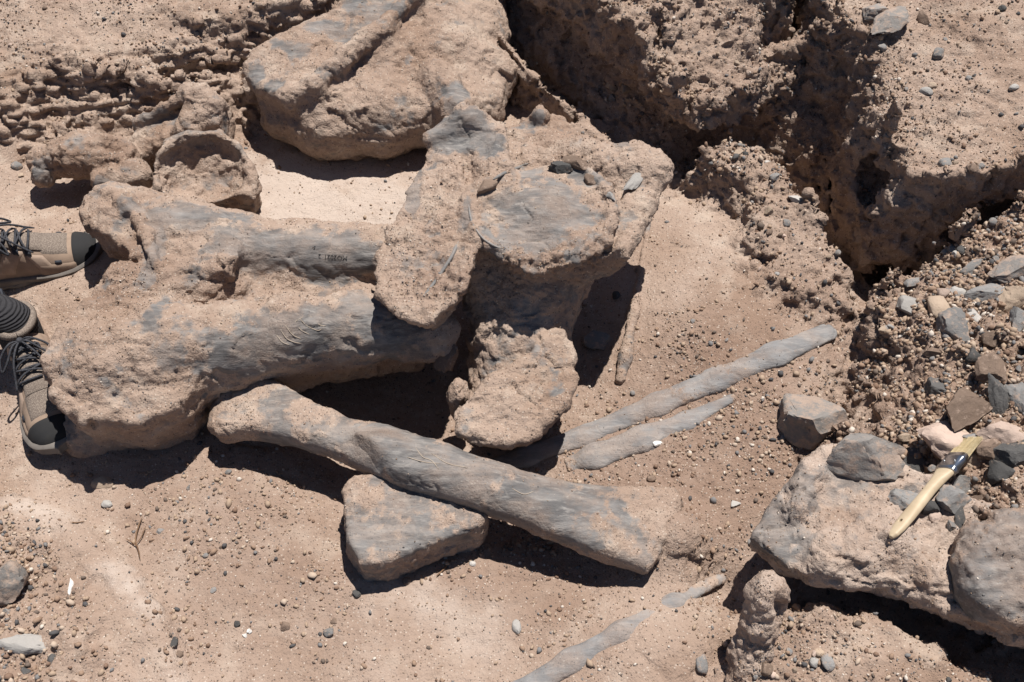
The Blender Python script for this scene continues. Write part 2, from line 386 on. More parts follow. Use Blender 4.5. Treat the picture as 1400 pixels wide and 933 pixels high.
# bank at the back of the pit
f3, e3 = region([(905,-10,.32),(885,50,.28),(872,110,.23),(905,150,.2),(960,158,.19),(1000,150,.19),(1050,122,.22),(1072,70,.26),(1090,20,.3),(1105,-30,.33),(1120,-600,.5),(820,-600,.5),(860,-120,.36)],
       [(900,20,.30),(890,100,.235),(960,145,.19),(1050,115,.22),(1000,50,.27),(1080,20,.3),(980,-60,.34),(1000,-300,.45),(860,-150,.36)], 0.045, 1.0, 0.75, 0.45, 1.0, out=.03)
f3b, e3b = region([(600,-170,.3),(690,-70,.3),(760,-25,.3),(815,18,.3),(862,62,.28),(886,105,.24),(915,90,.27),(915,-100,.34),(850,-600,.45),(560,-600,.45)], [(700,-70,.3),(815,10,.3),(880,95,.25),(860,-60,.33),(700,-300,.38),(860,-300,.42)], 0.03, 0.8, 0.7, 0.5, 0.8, out=.035)
# the thin sliver of standing earth in front of it
f3c, e3c = region([(640,-10,.10),(655,-12,.10),(690,55,.10),(735,105,.09),(792,150,.05),(775,150,.05),(715,100,.09),(672,55,.10)], [(650,0,.12),(690,60,.12),(730,105,.10),(785,148,.05)], 0.012, 0.35, 0.2, 0.2, 0.3)
f3d, e3d = region([(772,182,.05),(800,152,.08),(840,132,.09),(852,150,.08),(850,188,.05),(812,200,.03)], [(780,180,.05),(840,138,.09),(848,180,.06),(812,190,.05)], 0.025, 0.5, 0.4, 0.2, 0.5)
# gully between the two banks
f4, e4 = region([(1040,60,.2),(1120,60,.2),(1190,160,.15),(1215,260,.1),(1150,200,.05),(1070,150,.1)], [(1060,80,.2),(1120,70,.2),(1190,170,.1),(1090,150,.06),(1200,250,.02)], 0.06, 1.0, 0.7, 0.5, 0.8)
# right bank
f5, e5 = region([(1098,-10,.31),(1128,38,.28),(1166,72,.27),(1172,130,.25),(1196,196,.235),(1228,240,.23),(1285,268,.22),(1340,262,.23),(1420,240,.25),(1900,200,.3),(1900,-600,.5),(1110,-600,.5)],
       [(1120,20,.29),(1175,130,.255),(1240,240,.23),(1300,255,.235),(1400,230,.26),(1300,100,.29),(1200,0,.32),(1390,0,.35),(1250,-300,.45),(1600,-200,.45)], 0.04, 0.7, 0.33, 0.15, 0.8, out=.035)
# ridge standing between pit and trench
f6, e6 = region([(957,212,.12),(1000,198,.13),(1048,206,.13),(1078,250,.12),(1108,300,.11),(1158,368,.08),(1148,398,.07),(1085,398,.07),(1052,372,.08),(1046,300,.10),(1020,250,.11)],
       [(970,208,.12),(1040,205,.135),(1080,260,.12),(1050,300,.11),(1150,370,.08),(1070,380,.08)], 0.045, 0.9, 0.6, 0.35, 0.8)
# rocky slope in front of the trench on the right
f7, e7 = region([(1218,398,.13),(1262,362,.15),(1330,316,.17),(1400,284,.19),(1900,180,.25),(1900,900,.25),(1420,760,.2),(1300,700,.17),(1200,640,.12),(1150,610,.07),(1195,590,.08),(1216,560,.12),(1214,480,.13)],
       [(1225,400,.13),(1330,325,.17),(1400,300,.19),(1225,540,.12),(1300,500,.17),(1390,480,.21),(1300,620,.16),(1390,650,.2),(1200,620,.10),(1600,500,.25)], 0.055, 0.9, 0.75, 0.5, 1.0)
f8b, e8b = region([(-40,668,.03),(60,705,.03),(130,745,.03),(178,800,.03),(212,860,.03),(240,945,.03),(240,1150,.03),(-600,1150,.04),(-600,650,.04)], [(0,700,.03),(120,780,.034),(60,860,.036),(200,930,.03),(-200,900,.04)], 0.045, 0.5, 0.06, 0.0, 0.06)
clip_n = smooth(-.2,.3,fbm(XYZ0, 12, 4, .6, 88))
PALE = np.clip(PALE+e8b*.5*(0.5+clip_n)*smooth(.5,.95,f8b+.4), 0, 1)
# gravelly corner lower left, mound lower right
f8, e8 = region([(-20,700,.04),(55,762,.04),(98,830,.04),(118,940,.04),(100,1150,.04),(-600,1150,.05),(-600,680,.05)], [(0,760,.035),(60,860,.04),(-200,900,.05),(80,1000,.04)], 0.06, 0.8, 0.45, 0.4, 0.3)
f9, e9 = region([(1008,945,.06),(1050,880,.08),(1085,842,.09),(1180,848,.09),(1262,882,.09),(1330,925,.08),(1420,975,.08),(1500,1300,.08),(960,1300,.06)], [(1020,930,.05),(1100,860,.09),(1180,860,.095),(1260,890,.09),(1350,950,.08),(1150,1100,.09),(1000,1100,.06)], 0.06, 0.9, 0.3, 0.3, 0.5)
# low hump with the buried rib along the bottom edge
def blob(px, py, z, r, h=0.0, crumb=0, pale=0, rough=0, ry=None):
    global H, CRUMB, PALE, ROUGH
    c = P(px, py, z)[:2]; d = np.exp(-(((XY[:,0]-c[0])/r)**2+((XY[:,1]-c[1])/(ry or r))**2))
    H = H+h*d; CRUMB = np.clip(CRUMB+crumb*d, 0, 1); PALE = np.clip(PALE+pale*d, 0, 1); ROUGH = np.maximum(ROUGH, rough*d)
for px, py, r, p in [(170,800,.07,.5),(60,690,.10,.4),(330,830,.10,.3),(450,260,.2,.9),(400,280,.2,.9),(540,300,.12,.7),(540,800,.10,.5),(620,850,.12,.45),(760,880,.10,.3),(960,380,.12,.4),(20,590,.08,.5),(350,20,.12,.9),(40,380,.08,.5),(350,700,.12,.4)]:
    blob(px, py, 0, r, pale=p)
for px, py, r, c in [(200,660,.12,.7),(300,760,.12,.6),(420,800,.12,.5),(350,680,.1,.5),(500,850,.12,.4),(280,860,.08,.4),(640,780,.10,.8),(760,800,.12,.7),(930,560,.2,.8),(1060,600,.16,.8),(980,700,.12,.9),(1120,470,.10,.9),(700,720,.1,.6),(850,640,.12,.6),(1000,900,.1,.5),(200,30,.15,.5),(620,610,.2,.5),(950,480,.1,.3)]:
    blob(px, py, 0, r, crumb=c)
blob(900, 880, .01, .14, h=.02, ry=.08); blob(700, 700, 0, .08, h=-.035); blob(800, 775, 0, .05, h=-.02); blob(925, 735, .03, .055, h=.055)
blob(1190, 540, 0, .035, h=-.05, ry=.06); blob(985, 800, 0, .05, h=-.04)
# the dig itself is a solid surface in three dimensions, so that its walls carry clods, beds and undercuts
def sampler(A):
    A = A.reshape(NY, NX).astype(np.float32)
    def f(x, y):
        i = np.clip(np.searchsorted(gx, x)-1, 0, NX-2); j = np.clip(np.searchsorted(gy, y)-1, 0, NY-2)
        u = (x-gx[i])/(gx[i+1]-gx[i]); v = (y-gy[j])/(gy[j+1]-gy[j])
        return A[j,i]*(1-u)*(1-v)+A[j,i+1]*u*(1-v)+A[j+1,i]*(1-u)*v+A[j+1,i+1]*u*v
    return f
HG = H.reshape(NY, NX); dhy, dhx = np.gradient(HG, gy, gx); SL = np.sqrt(1+np.minimum(dhx**2+dhy**2, 30.0)).ravel()
sH, sS, sR, sC, sP, sE = sampler(H), sampler(SL), sampler(np.clip(ROUGH,0,1)), sampler(np.clip(CRUMB,0,1)), sampler(PALE), sampler(e1)
UNDER = [([P(1135,190,-.03), P(1185,280,-.07), P(1222,372,-.09)], .065), ([P(1205,250,.10), P(1250,292,.07), P(1320,300,.08), P(1420,275,.10)], .06), ([P(850,150,.10), P(905,190,.07), P(970,200,.05), P(1040,180,.05)], .07), ([P(680,10,.12),P(760,70,.12),P(850,150,.10)], .065), ([P(40,140,.115),P(160,122,.115),P(250,104,.115),P(325,96,.115)], .026)]
def f_ground(p, coarse):
    x, y, z = p[:,0], p[:,1], p[:,2]
    d = (z-sH(x, y))/sS(x, y)
    for pts, r in UNDER:
        d = smax(d, -sd_chain(p, [(q, r) for q in pts], .03), .02)
    if not coarse:
        near = np.abs(d) < 0.06
        if near.any():
            q = p[near].astype(np.float32); r = sR(q[:,0], q[:,1])
            hot = r > 0.12; n = fbm(q, 5, 2, 0.5, 31)*0.010
            if hot.any():
                n[hot] += r[hot]*(fbm(q[hot], 9, 3, 0.55, 3)*0.055+fbm(q[hot]*np.array([1,1,1.7], np.float32), 20, 2, 0.5, 21, ridged=True)*0.022-0.006)
            d[near] -= n
    return d
V, F = surface_nets(f_ground, (-1.36,-.88,-.27), (1.36,1.30,.52), .0050, 0.035)
N = vnormals(V.astype(np.float64), F).astype(np.float32); VR = sR(V[:,0], V[:,1])*smooth(1.36,1.2,np.abs(V[:,0])); VC = sC(V[:,0], V[:,1]); VP = sP(V[:,0], V[:,1]); VE = sE(V[:,0], V[:,1])
steep = smooth(0.85, 0.4, N[:,2]); VR = np.maximum(VR, steep*0.9)
crum = 0.55-np.minimum(cells(V, 36, 5), 1.0); crum2 = 0.5-np.minimum(cells(V, 85, 6), 1.0); fac = facet(V+0.012*np.stack([perlin(V,25,81),perlin(V,25,82),perlin(V,25,83)],1), 26, 8)
patchy = smooth(-0.25, 0.3, perlin(V, 7, 51))
dd = fbm(V, 24, 4, 0.55, 33)*0.004*(1+1.5*VR)+VR*((1-VE)*crum*0.0045*patchy+crum2*0.005*(1-.7*VE)+fac*0.012*(1-patchy*.35)*(1-.6*VE)+fbm(V, 60, 4, .65, 35)*0.009-smooth(.05,0,np.abs(perlin(V*np.array([.6,.6,1.8]), 22, 37)))*.006)+VC*crum2*0.0045
rip = np.abs(perlin(V*np.array([0.36,1.2,1.6])+0.03*fbm(V, 9, 2, .5, 3)[:,None], 24, 41))*0.7+np.abs(perlin(V*np.array([0.5,1.2,1.4]), 50, 42))*0.35
dd = dd*(1-0.45*VE)+VE*(rip*0.036-0.006)
# sweeps of the brush and scuffs on the open floor
flat = smooth(.9, .99, N[:,2])*(1-VR); sw = perlin(V*np.array([.25,1,1])@np.array(Euler((0,0,.5)).to_matrix()), 75, 91)*smooth(.0,.35,perlin(V, 4, 92)); sc2 = -smooth(.05,0,np.abs(perlin(V+.03*perlin(V,9,95)[:,None], 6.5, 94)))*smooth(.1,.3,perlin(V,5,96))
dd = dd+flat*(sw*.0016+sc2*.004+fbm(V, 70, 3, .6, 97)*.0016)
V = V+N*dd[:,None].astype(np.float32)
# far ground: coarse sheet that takes over where the fine one ends
ax_, ay_ = axis(-1.5, 1.5, .1, 60.0), axis(-1.0, 1.5, .1, 60.0); QX, QY = np.meshgrid(ax_, ay_); far = np.stack([QX.ravel(), QY.ravel()], 1)
FZ = sH(far[:,0], far[:,1]); inn = (np.abs(far[:,0]) < 1.18) & (far[:,1] > -.68) & (far[:,1] < 1.12); edge_in = (np.abs(far[:,0]) < 1.38) & (far[:,1] > -.90) & (far[:,1] < 1.32); FZ = np.where(inn, -.35, FZ-np.where(edge_in, .022, .006))+np.where(np.abs(far).max(1) > 2, fbm(np.column_stack([far, FZ]), .4, 3, .5, 61)*.25, 0)
FV = np.column_stack([far, FZ]); nx_ = len(ax_); ii = (np.arange(len(ay_)-1)[:,None]*nx_+np.arange(nx_-1)[None]).ravel(); FF = np.stack([ii, ii+1, ii+1+nx_, ii+nx_], 1); FF = FF[~inn[FF].all(1)]
gm = mesh_np('ground', np.vstack([V, FV]), np.vstack([F, FF+len(V)])); z0 = np.zeros(len(FV))
attr(gm, 'crumb', np.concatenate([VC, z0])); attr(gm, 'pale', np.concatenate([VP, z0])); attr(gm, 'rough', np.concatenate([VR, z0]))
ground = link('ground', gm, M_GROUND); ground['kind'] = 'structure'; ground['label'] = 'dry sandy floor and crumbling banks of the dig'
GV, GF, GN = V, F, vnormals(V.astype(np.float64), F)
def at_v(A): return sampler(A)(GV[:,0], GV[:,1])
# ---------------------------------------------------------------- fossil bones, each a solid of its own
BONE_PTS = []
def fossil(name, fn, lo, hi, h, mat, label, cat, patches=(), rough=(0.010, 0.004), crumbs=(), seed=0, base_grey=0.0, group=None, strata=None):
    # fn(p) is the clean shape; noise roughens it, patches (point, radius, amount) say where bare grey bone shows
    lo = np.asarray(lo, float); hi = np.asarray(hi, float)
    def f(p, coarse):
        d = fn(p)
        if coarse: return d
        near = np.abs(d) < 0.05
        if near.any():
            q = p[near]; amp = rough[0]*fbm(q, 11, 3, 0.5, seed+1)
            d[near] = d[near]+amp*1.0
        return d
    v, fc = surface_nets(f, lo, hi, h)
    n = vnormals(v.astype(np.float64), fc)
    g = np.full(len(v), base_grey); cr = np.zeros(len(v))
    for c, r, a in patches:
        r = np.asarray(r, float)*np.ones(3); g = np.maximum(g, a*np.exp(-(((v-np.asarray(c))/r)**2).sum(1))) if a > 0 else g+a*np.exp(-(((v-np.asarray(c))/r)**2).sum(1))
    for c, r, a in crumbs:
        cr = np.maximum(cr, a*np.exp(-(((v-np.asarray(c))/np.asarray(r))**2).sum(1)))
    nz = fbm(v, 17, 5, 0.62, seed+30)*1.0+perlin(v, 70, seed+36)*0.2
    gg = smooth(-0.02, 0.66, g+nz)                                                  # 1 where bare bone shows, 0 under the crust of sediment
    crust = 1-gg; chip = smooth(-.1, .25, perlin(v, 8, seed+40))
    wv = v+0.014*np.stack([perlin(v, 20, seed+12), perlin(v, 20, seed+13), perlin(v, 20, seed+14)], 1)
    rot = np.array(Euler(strata or (0.5, 0.2, 0.3)).to_matrix()); sv = (wv @ rot)*np.array([0.35, 1.0, 1.9])
    fine = fbm(v, 26, 5, 0.6, seed+7)*rough[1]*(0.5+1.2*crust)+facet(wv, 22, seed+8)*rough[1]*1.3*chip*(0.3+0.7*crust)+facet(sv, 34, seed+9, .6)*rough[1]*0.9*(1-chip)*(0.35+0.65*crust)
    lay = np.abs(perlin(sv, 20, seed+9)); fine = fine-smooth(0.05, 0.0, lay)*(rough[1]*0.9+.0006)*smooth(-.1,.25,perlin(v, 7, seed+20))           # creases
    fine = fine+crust*(0.0022+rough[1]*.35)*(0.7+0.9*perlin(v, 40, seed+41))
    cm = 0.5-np.minimum(cells(v, 60, seed+3), 1.0)
    fine = fine+cm*0.017*cr+(0.5-np.minimum(cells(v, 120, seed+4), 1))*0.004*np.clip(cr+0.4*crust, 0, 1)
    fine = fine+crust*fbm(v, 75, 3, .6, seed+50)*0.0042-smooth(.04, 0, np.abs(perlin(v+.01*perlin(v, 30, seed+52)[:,None], 13, seed+51)))*.0022*smooth(0,.2,perlin(v, 5, seed+53))
    g = gg
    v = v+(n*fine[:,None]).astype(np.float32)
    BONE_PTS.append((v.copy(), n.copy(), crust.copy(), cr.copy()))
    base = np.array([v[:,0].mean(), v[:,1].mean(), v[:,2].min()])
    me = mesh_np(name, v-base, fc); attr(me, 'grey', g); attr(me, 'crumb', np.clip(cr, 0, 1))
    o = link(name, me, mat, None, base)
    if label: tag(o, label, cat, group)
    return o
def box_of(pts, pad):
    a = np.array(pts); return a.min(0)-pad, a.max(0)+pad

# E: long limb bone lying across the front
E = [(P(318,562,.075), .062),(P(372,566,.08), .050),(P(440,585,.085), .040),(P(520,612,.09), .041),(P(600,640,.09), .043),(P(680,668,.085), .046),(P(760,698,.075), .052),(P(830,718,.062), .066),(P(885,728,.05), .078)]
def f_limb(p):
    p = p.copy(); p[:,2] += 0.25*(p[:,0]+0.14)**2
    d = sd_slab(p, P(600,640,.118), (.02,-.04,1), [(272,536),(290,504),(325,488),(367,497),(420,532),(470,564),(500,570),(560,586),(620,608),(700,634),(780,645),(860,648),(930,640),(946,662),(934,700),(912,742),(892,768),(850,756),(780,730),(700,702),(640,686),(560,664),(500,638),(440,606),(380,585),(330,575),(288,576),(270,560)], .07, .026, .012)
    d = smin(d, sd_chain(p, [(c+np.array([0,0,.006]), r*.80) for c, r in E[1:-1]], .03, .86), .02)
    d = smin(d, sd_slab(p, P(600,640,.136), (.05,-.22,1), [(487,587),(520,590),(580,606),(660,634),(740,662),(720,682),(650,668),(590,655),(540,640),(508,615)], .05, .016, -.01), .022)          # crest
    d = smax(d, -sd_ell(p, P(480,612,.165), (.05,.03,.035), (0,0,radians(-25))), .02)                                     # hollow beside the crest
    d = smax(d, -sd_ell(p, P(372,575,.165), (.08,.028,.028), (0,0,radians(-14))), .025)
    d = smax(d, -sd_ell(p, P(880,715,.175), (.07,.05,.05)), .03)
    return d
lo, hi = box_of([c for c, r in E], .15); lo[2] = -.06; hi[2] = .2
limb = fossil('limb_bone', f_limb, lo, hi, .0036, M_LIMB, 'long grey limb bone lying across the front with flared dusty ends', 'bone',
    [(P(520,610,.13), (.10,.07,.06), 1.0),(P(620,650,.13), (.12,.07,.07), 1.0),(P(720,690,.12), (.12,.07,.07), .85),(P(800,735,.1), (.1,.07,.07), .6),(P(400,600,.07), (.12,.05,.05), .7),(P(870,770,.06), (.07,.06,.06), .5),(P(905,700,.07),(.05,.07,.06),-.45),(P(310,545,.1),(.06,.06,.06),-.25)], (.003,.0014), [(P(905,720,.09),(.05,.07,.05),.4)], 3, 0.34)

# F: wedge shaped plate under it
Fo = P(560,705,.085)
def f_plate(p):
    d = sd_slab(p, Fo, (.05,-.10,1), [(470,664),(484,648),(522,645),(600,672),(664,704),(655,720),(600,738),(522,771),(497,772),(474,738)], .10, .010, -.005)
    d = smin(d, sd_slab(p, P(600,750,.03), (.0,-.2,1), [(560,752),(600,738),(632,738),(618,752),(585,766)], .03, .008), .01)
    return d
lo, hi = box_of([P(465,645,.1),P(670,700,.1),P(500,800,0)], .05); lo[2] = -.04; hi[2] = .16
fossil('bone_plate', f_plate, lo, hi, .0036, M_LIMB, 'flat wedge shaped grey bone plate tucked under the long limb bone', 'bone',
    [(P(540,700,.1),(.13,.06,.05),.55),(P(580,740,.09),(.1,.03,.04),.75),(P(480,740,.08),(.03,.06,.05),.6)], (.005,.0022), [(P(560,770,.03),(.10,.04,.04),.8)], 5, 0.28)

# C: massive bone with two shafts, its broad end by the shoes
C1 = [(P(168,305,.165), .075),(P(250,325,.165), .072),(P(330,338,.16), .063),(P(430,345,.155), .060),(P(545,350,.15), .055)]
C2 = [(P(150,505,.13), .10),(P(230,480,.14), .090),(P(320,468,.145), .070),(P(400,455,.145), .066),(P(490,445,.14), .064),(P(585,455,.12), .058)]
def f_big(p):
    d = smin(sd_chain(p, C1, .03), sd_chain(p, C2, .03), .045)
    d = smin(d, sd_slab(p, P(330,400,.150), (.08,-.08,1), [(150,262),(250,285),(400,300),(540,312),(600,400),(596,470),(480,480),(380,500),(300,530),(240,556),(130,560),(70,500),(130,400),(190,360)], .16, .03, .03), .03)
    d = smin(d, sd_slab(p, P(150,470,.192), (.10,-.20,1), [(56,490),(74,446),(116,400),(150,352),(212,362),(240,405),(236,450),(262,500),(266,530),(246,558),(190,580),(108,574),(70,538)], .21, .014, .012), .02)
    d = smin(d, sd_slab(p, P(180,310,.225), (-.05,-.10,1), [(110,290),(150,250),(225,268),(300,294),(330,330),(310,372),(232,374),(205,370),(150,325)], .16, .014, .03), .025)
    d = smin(d, sd_ell(p, P(120,592,.02), (.05,.05,.05)), .03)
    d = smin(d, sd_chain(p, [(P(225,400,.16),.06),(P(275,398,.155),.055),(P(315,398,.14),.045)], .02), .015)
    d = smax(d, -sd_ell(p, P(128,332,.14), (.05,.045,.045)), .012)
    d = smin(d, sd_chain(p, [(P(135,262,.235),.010),(P(172,278,.24),.012),(P(200,318,.235),.012),(P(212,362,.225),.011)], .008), .010)
    d = smax(d, -sd_chain(p, [(P(350,400,.195),.012),(P(420,398,.185),.022),(P(540,388,.175),.022)], .01), .012)
    return d
lo, hi = box_of([P(50,500,.1),P(600,340,.2),P(100,620,0),P(140,250,.2)], .08); lo[2] = -.1; hi[2] = .32
fossil('limb_bone', f_big, lo, hi, .0042, M_BONE, 'massive double shafted leg bone, broad sandy end beside the hiking shoes', 'bone',
    [(P(250,300,.23),(.09,.035,.06),.85),(P(370,335,.22),(.12,.04,.06),1.15),(P(470,350,.21),(.10,.05,.06),1.2),(P(240,480,.23),(.05,.05,.06),.75),(P(310,485,.2),(.08,.06,.07),.8),(P(420,455,.2),(.10,.05,.06),1.25),(P(500,430,.2),(.06,.05,.06),.9),(P(210,360,.22),(.02,.08,.05),.7),(P(215,430,.22),(.02,.06,.05),.7),(P(540,460,.15),(.07,.06,.07),.8),(P(170,262,.2),(.06,.02,.05),.7)],
    (.012,.0045), [(P(170,380,.2),(.08,.10,.08),.7),(P(120,520,.2),(.08,.09,.08),.25),(P(450,385,.18),(.10,.03,.05),.7),(P(300,380,.2),(.10,.04,.06),.7)], 11, 0.05)

# D: the big vertebra in the middle
Dz = .30
def f_vert(p):
    disc = sd_slab(p, P(738,295,Dz), (0,-.12,1), [(638,287),(648,255),(690,230),(740,222),(800,227),(838,252),(846,298),(834,336),(795,362),(735,376),(690,362),(656,332)], .085, .012, .06)
    disc = smax(disc, -sd_ell(p, P(742,290,Dz+.030), (.145,.118,.042), (radians(7),0,0)), .008)
    rimp = [(644,286),(648,306),(660,326),(686,345),(735,356),(790,346),(826,322),(836,290),(830,258),(800,234)]
    disc = smin(disc, sd_chain(p, [(PL(x, y, P(738,295,Dz), nrm((0,-.12,1)))-np.array([0,0,.001]), .0085) for x, y in rimp], .004), .008)
    body = sd_slab(p, P(780,215,Dz-.022), (.0,.02,1), [(650,262),(660,222),(690,170),(733,148),(775,158),(832,206),(872,214),(894,206),(912,226),(906,250),(884,302),(858,348),(842,340),(852,300),(842,250),(800,222),(740,217),(690,225)], .11, .020, .05)
    body = smin(body, sd_slab(p, P(780,215,Dz-.026), (0,.0,1), [(655,300),(670,222),(740,180),(835,212),(906,222),(906,250),(886,300),(856,350),(740,362),(680,340)], .10, .016, .04), .03)
    wing = sd_slab(p, P(600,300,Dz-.01), (-.16,-.10,1), [(517,402),(512,352),(543,292),(574,218),(598,184),(645,160),(690,168),(700,235),(655,290),(650,345),(636,398),(582,446),(544,430),(526,412)], .10, .008, .05)
    d = smin(disc, body, .012); wing = smin(wing, sd_slab(p, P(650,270,Dz-.025), (-.05,-.06,1), [(600,330),(610,240),(660,190),(700,200),(690,260),(668,330),(640,360)], .09, .02, .03), .02); d = smin(d, wing, .03)
    d = smin(d, sd_chain(p, [(P(592,190,.31),.022),(P(640,168,.325),.028),(P(672,185,.315),.022)], .02), .02)
    d = smin(d, sd_chain(p, [(P(683,178,.315),.012),(P(680,205,.31),.014),(P(672,232,.30),.010)], .01), .012)
    d = smax(d, -sd_ell(p, P(640,222,.325), (.020,.055,.035), (0,0,radians(8))), .008)                                                            # notch between the processes
    d = smin(d, sd_ell(p, P(738,160,.285), (.018,.024,.024)), .012)
    d = smin(d, sd_chain(p, [(P(800,215,.265),.035),(P(870,228,.27),.036),(P(890,232,.275),.034)], .03), .04)
    neck = sd_chain(p, [(P(740,330,.2),.115),(P(722,400,.12),.105),(P(712,470,.06),.095),(P(706,540,.02),.09)], .03)
    d = smin(d, neck, .035)
    d = smin(d, sd_chain(p, [(P(650,360,.2),.05),(P(690,420,.1),.06)], .02), .03)
    low = sd_slab(p, P(706,525,.135), (.05,-.22,1), [(618,562),(640,532),(672,505),(720,478),(735,455),(758,440),(778,445),(790,478),(797,520),(785,552),(742,596),(700,614),(655,606),(624,592)], .15, .02, .06)
    d = smin(d, low, .012)
    d = smin(d, sd_ell(p, P(628,545,.08), (.022,.03,.05)), .008)
    return d
lo, hi = box_of([P(510,350,.3),P(915,230,.3),P(700,145,.3),P(700,620,0)], .06); lo[2] = -.12; hi[2] = .40
vert = fossil('vertebra', f_vert, lo, hi, .0034, M_BONE, 'large winged vertebra with a round grey disc face standing on its stout lower block', 'vertebra',
    [(P(740,300,Dz),(.12,.09,.05),.78),(P(800,250,Dz),(.05,.03,.04),.6),(P(640,185,.32),(.06,.04,.06),1.1),(P(672,200,.32),(.03,.04,.05),1.0),(P(565,270,.28),(.015,.09,.08),.8),(P(600,190,.31),(.03,.03,.05),.9),(P(640,300,.29),(.012,.04,.05),.8),(P(662,325,.29),(.02,.02,.03),.8),(P(735,155,.31),(.02,.02,.03),.9),(P(740,490,.1),(.12,.05,.06),.35),(P(730,430,.1),(.14,.08,.10),.55)],
    (.012,.0048), [(P(720,368,.27),(.10,.030,.05),1.2),(P(610,385,.27),(.07,.07,.08),1.1),(P(800,350,.27),(.06,.03,.05),1.0),(P(580,330,.28),(.06,.08,.06),.4)], 23, 0.02)

# A: bone block at the top
def f_top(p):
    d = sd_slab(p, P(430,70,.20), (-.05,-.18,1), [(325,94),(342,62),(398,34),(455,6),(500,-30),(620,-110),(660,-70),(562,0),(506,58),(446,108),(420,132),(390,142),(350,120)], .13, .026, .03)
    d = smax(d, -sd_chain(p, [(P(390,86,.245),.055),(P(436,54,.252),.060),(P(516,-6,.27),.060),(P(600,-60,.28),.06)], .03), .01)                        # trough along the top
    d = smin(d, sd_chain(p, [(P(395,134,.165),.022),(P(425,118,.19),.020),(P(470,80,.212),.020),(P(520,38,.23),.020),(P(575,-15,.245),.02)], .01), .012)
    mass = sd_chain(p, [(P(392,158,.07),.060),(P(450,168,.075),.078),(P(520,160,.08),.085),(P(590,150,.08),.075),(P(650,150,.06),.07)], .05)
    mass = smin(mass, sd_chain(p, [(P(450,120,.11),.07),(P(530,95,.11),.085),(P(610,85,.10),.085),(P(665,105,.07),.075)], .05), .06)
    mass = smin(mass, sd_chain(p, [(P(520,55,.14),.075),(P(590,35,.13),.085),(P(650,50,.09),.075),(P(640,-20,.13),.09)], .05), .06)
    d = smin(d, mass, .035)
    d = smin(d, sd_chain(p, [(P(600,105,.165),.035),(P(628,150,.14),.042),(P(650,185,.11),.045)], .02), .035)
    d = smax(d, -sd_chain(p, [(P(566,150,.20),.014),(P(590,185,.15),.018)], .01), .02)
    return d
lo, hi = box_of([P(325,100,.15),P(720,150,.15),P(640,-120,.2),P(450,215,0)], .07); lo[2] = -.08; hi[2] = .34
fossil('limb_bone', f_top, lo, hi, .0046, M_BONE, 'thick hollowed grey bone shaft half sunk in a sandy block behind the winged vertebra', 'bone',
    [(P(400,50,.25),(.05,.05,.06),.9),(P(450,20,.26),(.09,.05,.06),.9),(P(500,0,.26),(.09,.07,.06),.8),(P(345,92,.2),(.03,.04,.05),.9),(P(370,108,.2),(.03,.02,.04),.9),(P(625,125,.2),(.05,.06,.06),.72)], (.012,.004),
    [(P(500,60,.2),(.04,.08,.06),.4)], 31, 0.05)

# B: cup faced vertebra at the left
Bo = P(278,235,.15); Bn = nrm((.10,-.50,1))
def f_cup(p):
    d = sd_slab(p, Bo, Bn, [(208,222),(222,190),(255,173),(300,172),(330,195),(350,235),(352,258),(338,290),(300,300),(240,290),(205,262)], .15, .02, .02)
    d = smax(d, -sd_ell(p, Bo+Bn*.006+np.array([-.004,.006,.003]), (.102,.080,.066), (radians(27),0,0)), .008)
    d = smin(d, sd_chain(p, [(P(272,135,.17),.032),(P(285,152,.15),.036),(P(262,178,.13),.04)], .02), .02)
    d = smin(d, sd_chain(p, [(P(262,125,.18),.014),(P(225,150,.15),.014),(P(188,168,.12),.014)], .01), .015)
    d = smin(d, sd_slab(p, P(230,170,.13), (-.3,-.2,1), [(186,170),(262,118),(300,140),(292,165),(215,200),(150,230)], .10, .02), .015)
    d = smin(d, sd_chain(p, [(P(66,222,.10),.042),(P(110,214,.11),.046),(P(160,215,.10),.05)], .02), .015)
    d = smin(d, sd_ell(p, P(58,238,.09), (.03,.028,.03)), .008)
    d = smin(d, sd_chain(p, [(P(140,250,.09),.026),(P(185,240,.09),.035)], .02), .01)
    d = smax(d, -sd_ell(p, P(155,195,.15), (.03,.03,.03)), .015)
    return d
lo, hi = box_of([P(40,230,.1),P(355,250,.1),P(270,105,.2),P(200,300,0)], .05); lo[2] = -.06; hi[2] = .27
fossil('vertebra', f_cup, lo, hi, .0042, M_BONE, 'cup faced vertebra with a deep hollow socket and knobbly process', 'vertebra',
    [(P(240,190,.17),(.05,.03,.05),.6),(P(270,178,.18),(.09,.02,.04),.75),(P(270,240,.13),(.06,.03,.05),.55),(P(210,155,.16),(.05,.03,.04),.5),(P(60,240,.1),(.03,.03,.04),.7),(P(140,255,.1),(.03,.02,.03),.9),(P(335,200,.16),(.02,.03,.04),.5)], (.012,.0045), [(P(80,220,.13),(.06,.05,.05),.6),(P(160,210,.13),(.05,.04,.05),.8)], 41, 0.05)
# ---------------------------------------------------------------- lookups on what is built
def gz(x, y): return float(sH(np.array([x]), np.array([y]))[0])
def on_ground(px, py, up=0.0):
    d = ray(px, py); t = 1.1
    while t < 6:
        p = CAM+d*t
        if p[2] < gz(p[0], p[1])+up: break
        t += 0.006
    return p
